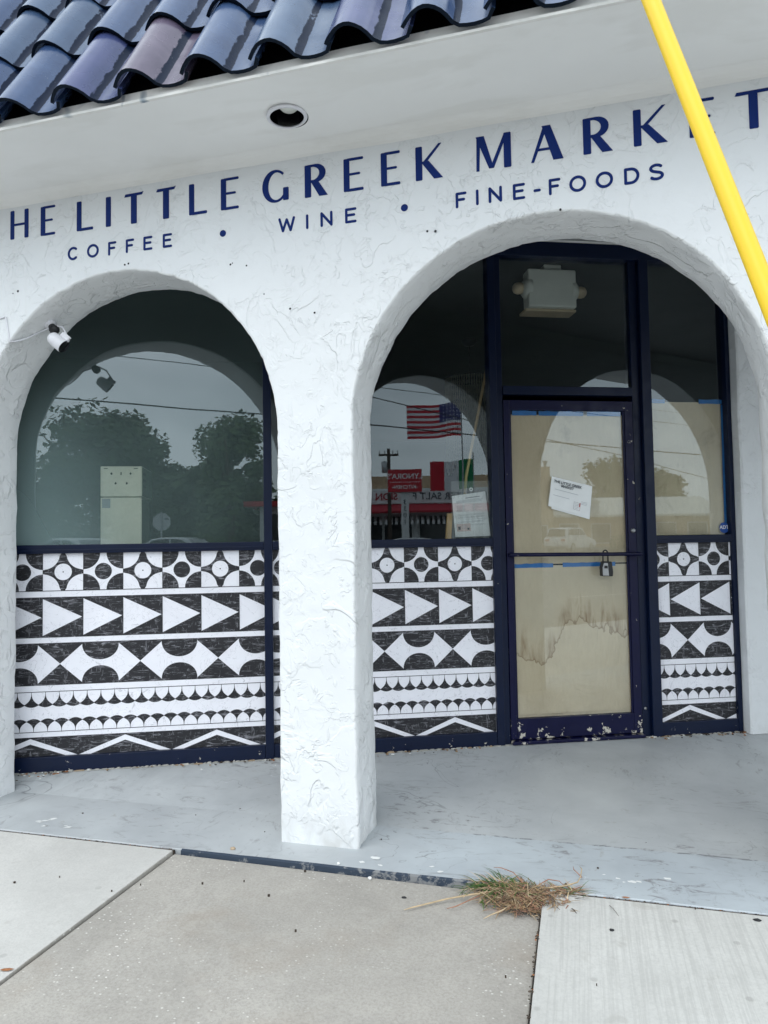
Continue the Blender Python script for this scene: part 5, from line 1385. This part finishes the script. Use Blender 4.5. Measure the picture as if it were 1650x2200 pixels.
car(-10.6, 25, .5, 'sedan', 'cargrey', 'silver sedan left of the stop sign in front of the trees')
car(1.4, 27, .2, 'sedan', 'cargrey', 'silver sedan in front of the red restaurant sign')
car(13.4, 51, -.85, 'suv', 'carwhite', 'white utility car parked in front of the tan building')
car(9.6, 52, -.8, 'suv', 'carwhite', 'white car partly behind the white utility car')

# restaurant with pole sign
rs = fthing('restaurant', 2.5, 52, 'white restaurant with lettered fascia and red and striped awnings', 'building')
q = MB(); q.box((-6, -8, -.3), (6.5, -.2, 4.6), M['bwhite']); q.box((-6, -8, 4.6), (6.5, -.8, 5.6), M['tan']); q.build('wall', rs)
q = MB(); q.box((-5.2, -.19, 3.45), (6.5, .12, 4.45), M['bwhite']); fa = q.build('fascia', rs)
FR = Matrix.Rotation(pi, 4, 'Z') @ RX90
for txt, x, s_, m_ in (('R WATER SALT F', 2.4, .72, 'ink'), ('SION', -2.25, .72, 'awnred')):
    link_mesh('lettering', text_mesh(txt, s_, M[m_], .01, Matrix.Translation((x, .14, 3.95)) @ FR, offset=.012), fa)
q = MB(); q.add([(-8, .1, 3.4), (6.6, .1, 3.4), (6.6, 1.4, 2.85), (-8, 1.4, 2.85), (6.6, 1.4, 2.7), (-8, 1.4, 2.7)], [(0, 1, 2, 3), (3, 2, 4, 5)], M['awnred']); q.build('awning', rs)
for k in range(28):
    q = MB(); x = -4.3+k*.38; q.add([(x, .05, 2.6), (x+.19, .05, 2.6), (x+.19, .9, 2.15), (x, .9, 2.15), (x+.19, .9, 1.9), (x, .9, 1.9)], [(0, 1, 2, 3), (3, 2, 4, 5)], M['flagwhite']); q.build('awning_stripe', rs)
for x in (-4.6, -2.4, .2, 2.8):
    q = MB(); q.box((x, -.19, .3), (x+2.0, -.1, 2.5), M['darkglass']); q.build('window', rs)
sg = fthing('pole_sign', 1.4, 45, 'red lettered restaurant sign box on a white post', 'sign')
q = MB(); q.box((-1.1, -.35, 3.95), (1.1, .35, 5.45), M['signgrey']); q.build('cabinet', sg)
q = MB(); q.box((-1.08, .351, 3.97), (1.08, .37, 5.43), M['redsign']); fc = q.build('face', sg)
link_mesh('lettering', text_mesh("LYNORA'S", .50, M['flagwhite'], .005, Matrix.Translation((0, .378, 4.98)) @ FR, offset=.008), fc); link_mesh('lettering', text_mesh('-KITCHEN-', .34, M['flagwhite'], .005, Matrix.Translation((0, .378, 4.28)) @ FR, offset=.006), fc)
q = MB(); q.box((-1.0, .372, 4.60), (1.0, .376, 4.63), M['flagwhite']); q.build('rule', fc)
q = MB(); q.box((-.23, -.2, -.2), (.25, .2, 3.94), M['bwhite']); ps = q.build('post', sg)
for i, c_ in enumerate('1033'): link_mesh('digit', text_mesh(c_, .42, M['ink'], .004, Matrix.Translation((.0, .206, 2.05+.42*i)) @ FR, offset=.008), ps)
# flags
def flag(u, w_, z, fw_, fh, bands, label, name):
    o = fthing(name, u, w_, label, 'flag'); po = MB(); po.tube([(-.04, 0, -.1), (-.04, 0, z+fh+.3)], .03, M['steel'], 8); po.build('flagpole', o)
    N_ = 18
    def pt(t, v): return (-t*fw_ if False else -.02-t*fw_*.98, .10*sin(t*7+v)*t+.06*sin(t*13), z+fh*v-.10*t*fh+.02*sin(t*9)*fh)
    for k, (v0, v1, t0, t1, m_) in enumerate(bands):
        q = MB(); vs = []
        for i in range(N_+1):
            t = t0+(t1-t0)*i/N_; vs += [pt(t, v0), pt(t, v1)]
        q.add(vs, [(2*i, 2*i+2, 2*i+3, 2*i+1) for i in range(N_)], M[m_]); q.build('band', o)
    return o, pt
bands = [(i/13, (i+1)/13, 0.0 if i < 6 else .40, 1, 'flagred' if i % 2 == 0 else 'flagwhite') for i in range(13)]+[(6/13, 1, 0, .40, 'flagblue')]
fo, pt = flag(3.45, 30, 5.25+.5, 2.4, 1.42, bands, 'striped flag with starred blue corner flying above the red sign', 'flag')
q = MB()
for r in range(5):
    for c in range(6):
        t, v = .03+.06*c+.0, 6/13+(7/13)*(r+.5)/5; p = pt(t, v)
        for s_ in (-1, 1): q.add([(p[0]+.045*(1 if i % 2 == 0 else .42)*sin(2*pi*i/10), p[1]+s_*.008, p[2]+.045*(1 if i % 2 == 0 else .42)*cos(2*pi*i/10)) for i in range(10)], [tuple(range(10))], M['flagwhite'])
q.build('stars', fo)
flag(4.15, 32, 3.6, 2.0, 1.35, [(0, 1, 0, .34, 'flaggreen'), (0, 1, .34, .67, 'flagwhite'), (0, 1, .67, 1, 'flagred')], 'green white and red banded flag behind the document sleeve', 'banded_flag')
# red roofed stand
rd = fthing('food_stand', -6.3, 46, 'white food stand with flat red roof edge and red lower panels', 'building')
q = MB(); q.box((-1.7, -4, -.2), (4, 0, 3.1), M['bwhite']); q.build('wall', rd); q = MB(); q.box((-2.6, -4.3, 3.1), (4.4, .9, 3.42), M['redsign']); q.build('roof', rd)
q = MB(); q.box((.2, .005, -.2), (4, .03, 1.2), M['redsign']); q.build('panel', rd); q = MB(); q.box((-1.2, .006, .9), (-.5, .04, 2.6), M['darkglass']); q.build('window', rd)
# tan building, metal roofed building
tb = fthing('tan_building', 10.2, 60, 'tan two storey building with twin chimneys on its roof', 'building')
q = MB(); q.box((-7, -8, -.5), (4.2, 0, 5.9), M['tan']); wl_ = q.build('wall', tb)
for x0 in (1.9, 3.4):
    q = MB(); q.box((x0, -.8, 5.9), (x0+.62, -.02, 6.8), M['tan']); q.lathe([(.10, 6.8), (.10, 6.95), (.24, 7.3), (.24, 7.33)], M['signgrey'], 12, Matrix.Translation((x0+.3, -.4, 0))); q.build('chimney', wl_)
for x0, z0 in ((-4.5, 2.9), (-1.5, 2.9), (1.2, 2.9), (-3.5, .2), (.0, .2), (2.4, .2)):
    q = MB(); q.box((x0, .002, z0), (x0+1.3, .05, z0+1.6), M['bwhite']); w1 = q.build('window_frame', tb); q = MB(); q.box((x0+.1, .051, z0+.1), (x0+1.2, .06, z0+1.5), M['darkglass']); q.build('pane', w1)
mbd = fthing('metal_roof_building', 21, 63, 'low tan shop building with pale ribbed metal roof', 'building')
q = MB(); q.box((-6.4, -9, -.5), (9, 0, 2.9), M['tan']); q.build('wall', mbd)
q = MB(); q.add([(-6.6, .8, 2.8), (9.3, .8, 2.8), (9.3, -4.5, 4.6), (-6.6, -4.5, 4.6), (-6.6, .8, 2.6), (9.3, .8, 2.6)], [(0, 1, 2, 3), (4, 5, 1, 0)], M['metalroof'])
for k in range(40): x = -6.5+.4*k; q.add([(x, .82, 2.83), (x+.05, .82, 2.83), (x+.05, -4.5, 4.64), (x, -4.5, 4.64)], [(0, 1, 2, 3)], M['bwhite'])
rf = q.build('roof', mbd)
q = MB(); q.box((-3.2, -2.5, 3.0), (-1.9, .3, 3.9), M['bwhite']); q.prism([(-3.4, 3.9), (-1.7, 3.9), (-2.55, 4.4)], -2.5, .45, M['metalroof']); q.build('dormer', rf)
for x0 in (-5.4, -2.6, .4, 3.2, 6.0):
    q = MB(); q.box((x0, .002, .3), (x0+1.8, .05, 2.1), M['bwhite']); w1 = q.build('window_frame', mbd); q = MB(); q.box((x0+.1, .051, .4), (x0+1.7, .06, 2.0), M['darkglass']); q.build('pane', w1)
# utility poles and wires
def upole(u, w_, h_, arm, label, trans=False):
    o = fthing('utility_pole', u, w_, label, 'utility pole', 'utility poles across the street')
    q = MB(); q.tube([(0, 0, -.3), (0, 0, h_)], [.17, .11], M['pole'], 10); q.build('pole', o)
    q = MB(); q.box((-arm, -.06, h_-.5), (arm, .06, h_-.36), M['pole']); q.build('crossarm', o)
    for x in (-arm*.9, -arm*.4, arm*.4, arm*.9):
        q = MB(); q.lathe([(.02, h_-.36), (.05, h_-.30), (.03, h_-.2), (.05, h_-.15), (0, h_-.12)], M['signgrey'], 8, Matrix.Translation((x, 0, 0))); q.build('insulator', o)
    if trans: q = MB(); q.lathe([(.0, h_-1.7), (.2, h_-1.68), (.2, h_-.9), (.1, h_-.85), (0, h_-.85)], M['signgrey'], 14, Matrix.Translation((-.32, 0, 0))); q.build('transformer', o, smooth=True)
upole(.45, 50, 7.3, .7, 'utility pole with a grey transformer behind the red sign', True); upole(18.6, 75, 6.9, .8, 'utility pole with crossarm behind the tan building')
def wire(name, pts, r, label):
    P = [Vector(p) for p in pts]; out = []
    for i in range(len(P)-1):
        for k in range(12):
            t = k/12; p = P[i].lerp(P[i+1], t); p.z -= .0008*(P[i+1]-P[i]).length**1.5*4*t*(1-t)*.5; out.append(p)
    out.append(P[-1]); q = MB(); q.tube(out, r, M['wire'], 5); return tag(q.build(name), label, 'wire', 'overhead wires along the street')
wire('overhead_wire', [(-45, -16, 5.5), (5, -16, 5.42), (55, -16, 5.5)], .022, 'thick lower overhead wire crossing the reflected sky')
wire('overhead_wire', [(-45, -16, 6.85), (5, -16, 6.76), (55, -16, 6.85)], .012, 'thin upper overhead wire crossing the reflected sky')
wire('overhead_wire', [(4, -15.8, 6.9), (16.8, -15.9, 5.45), (22.3, -16, 4.95), (27.8, -16, 4.2), (33, -17, 3.5)], .018, 'sloping service wire falling towards the tan building')
wire('overhead_wire', [(-45, -16.4, 7.55), (5, -16.4, 7.42), (55, -16.4, 7.5)], .010, 'thinnest topmost overhead wire crossing the reflected sky')
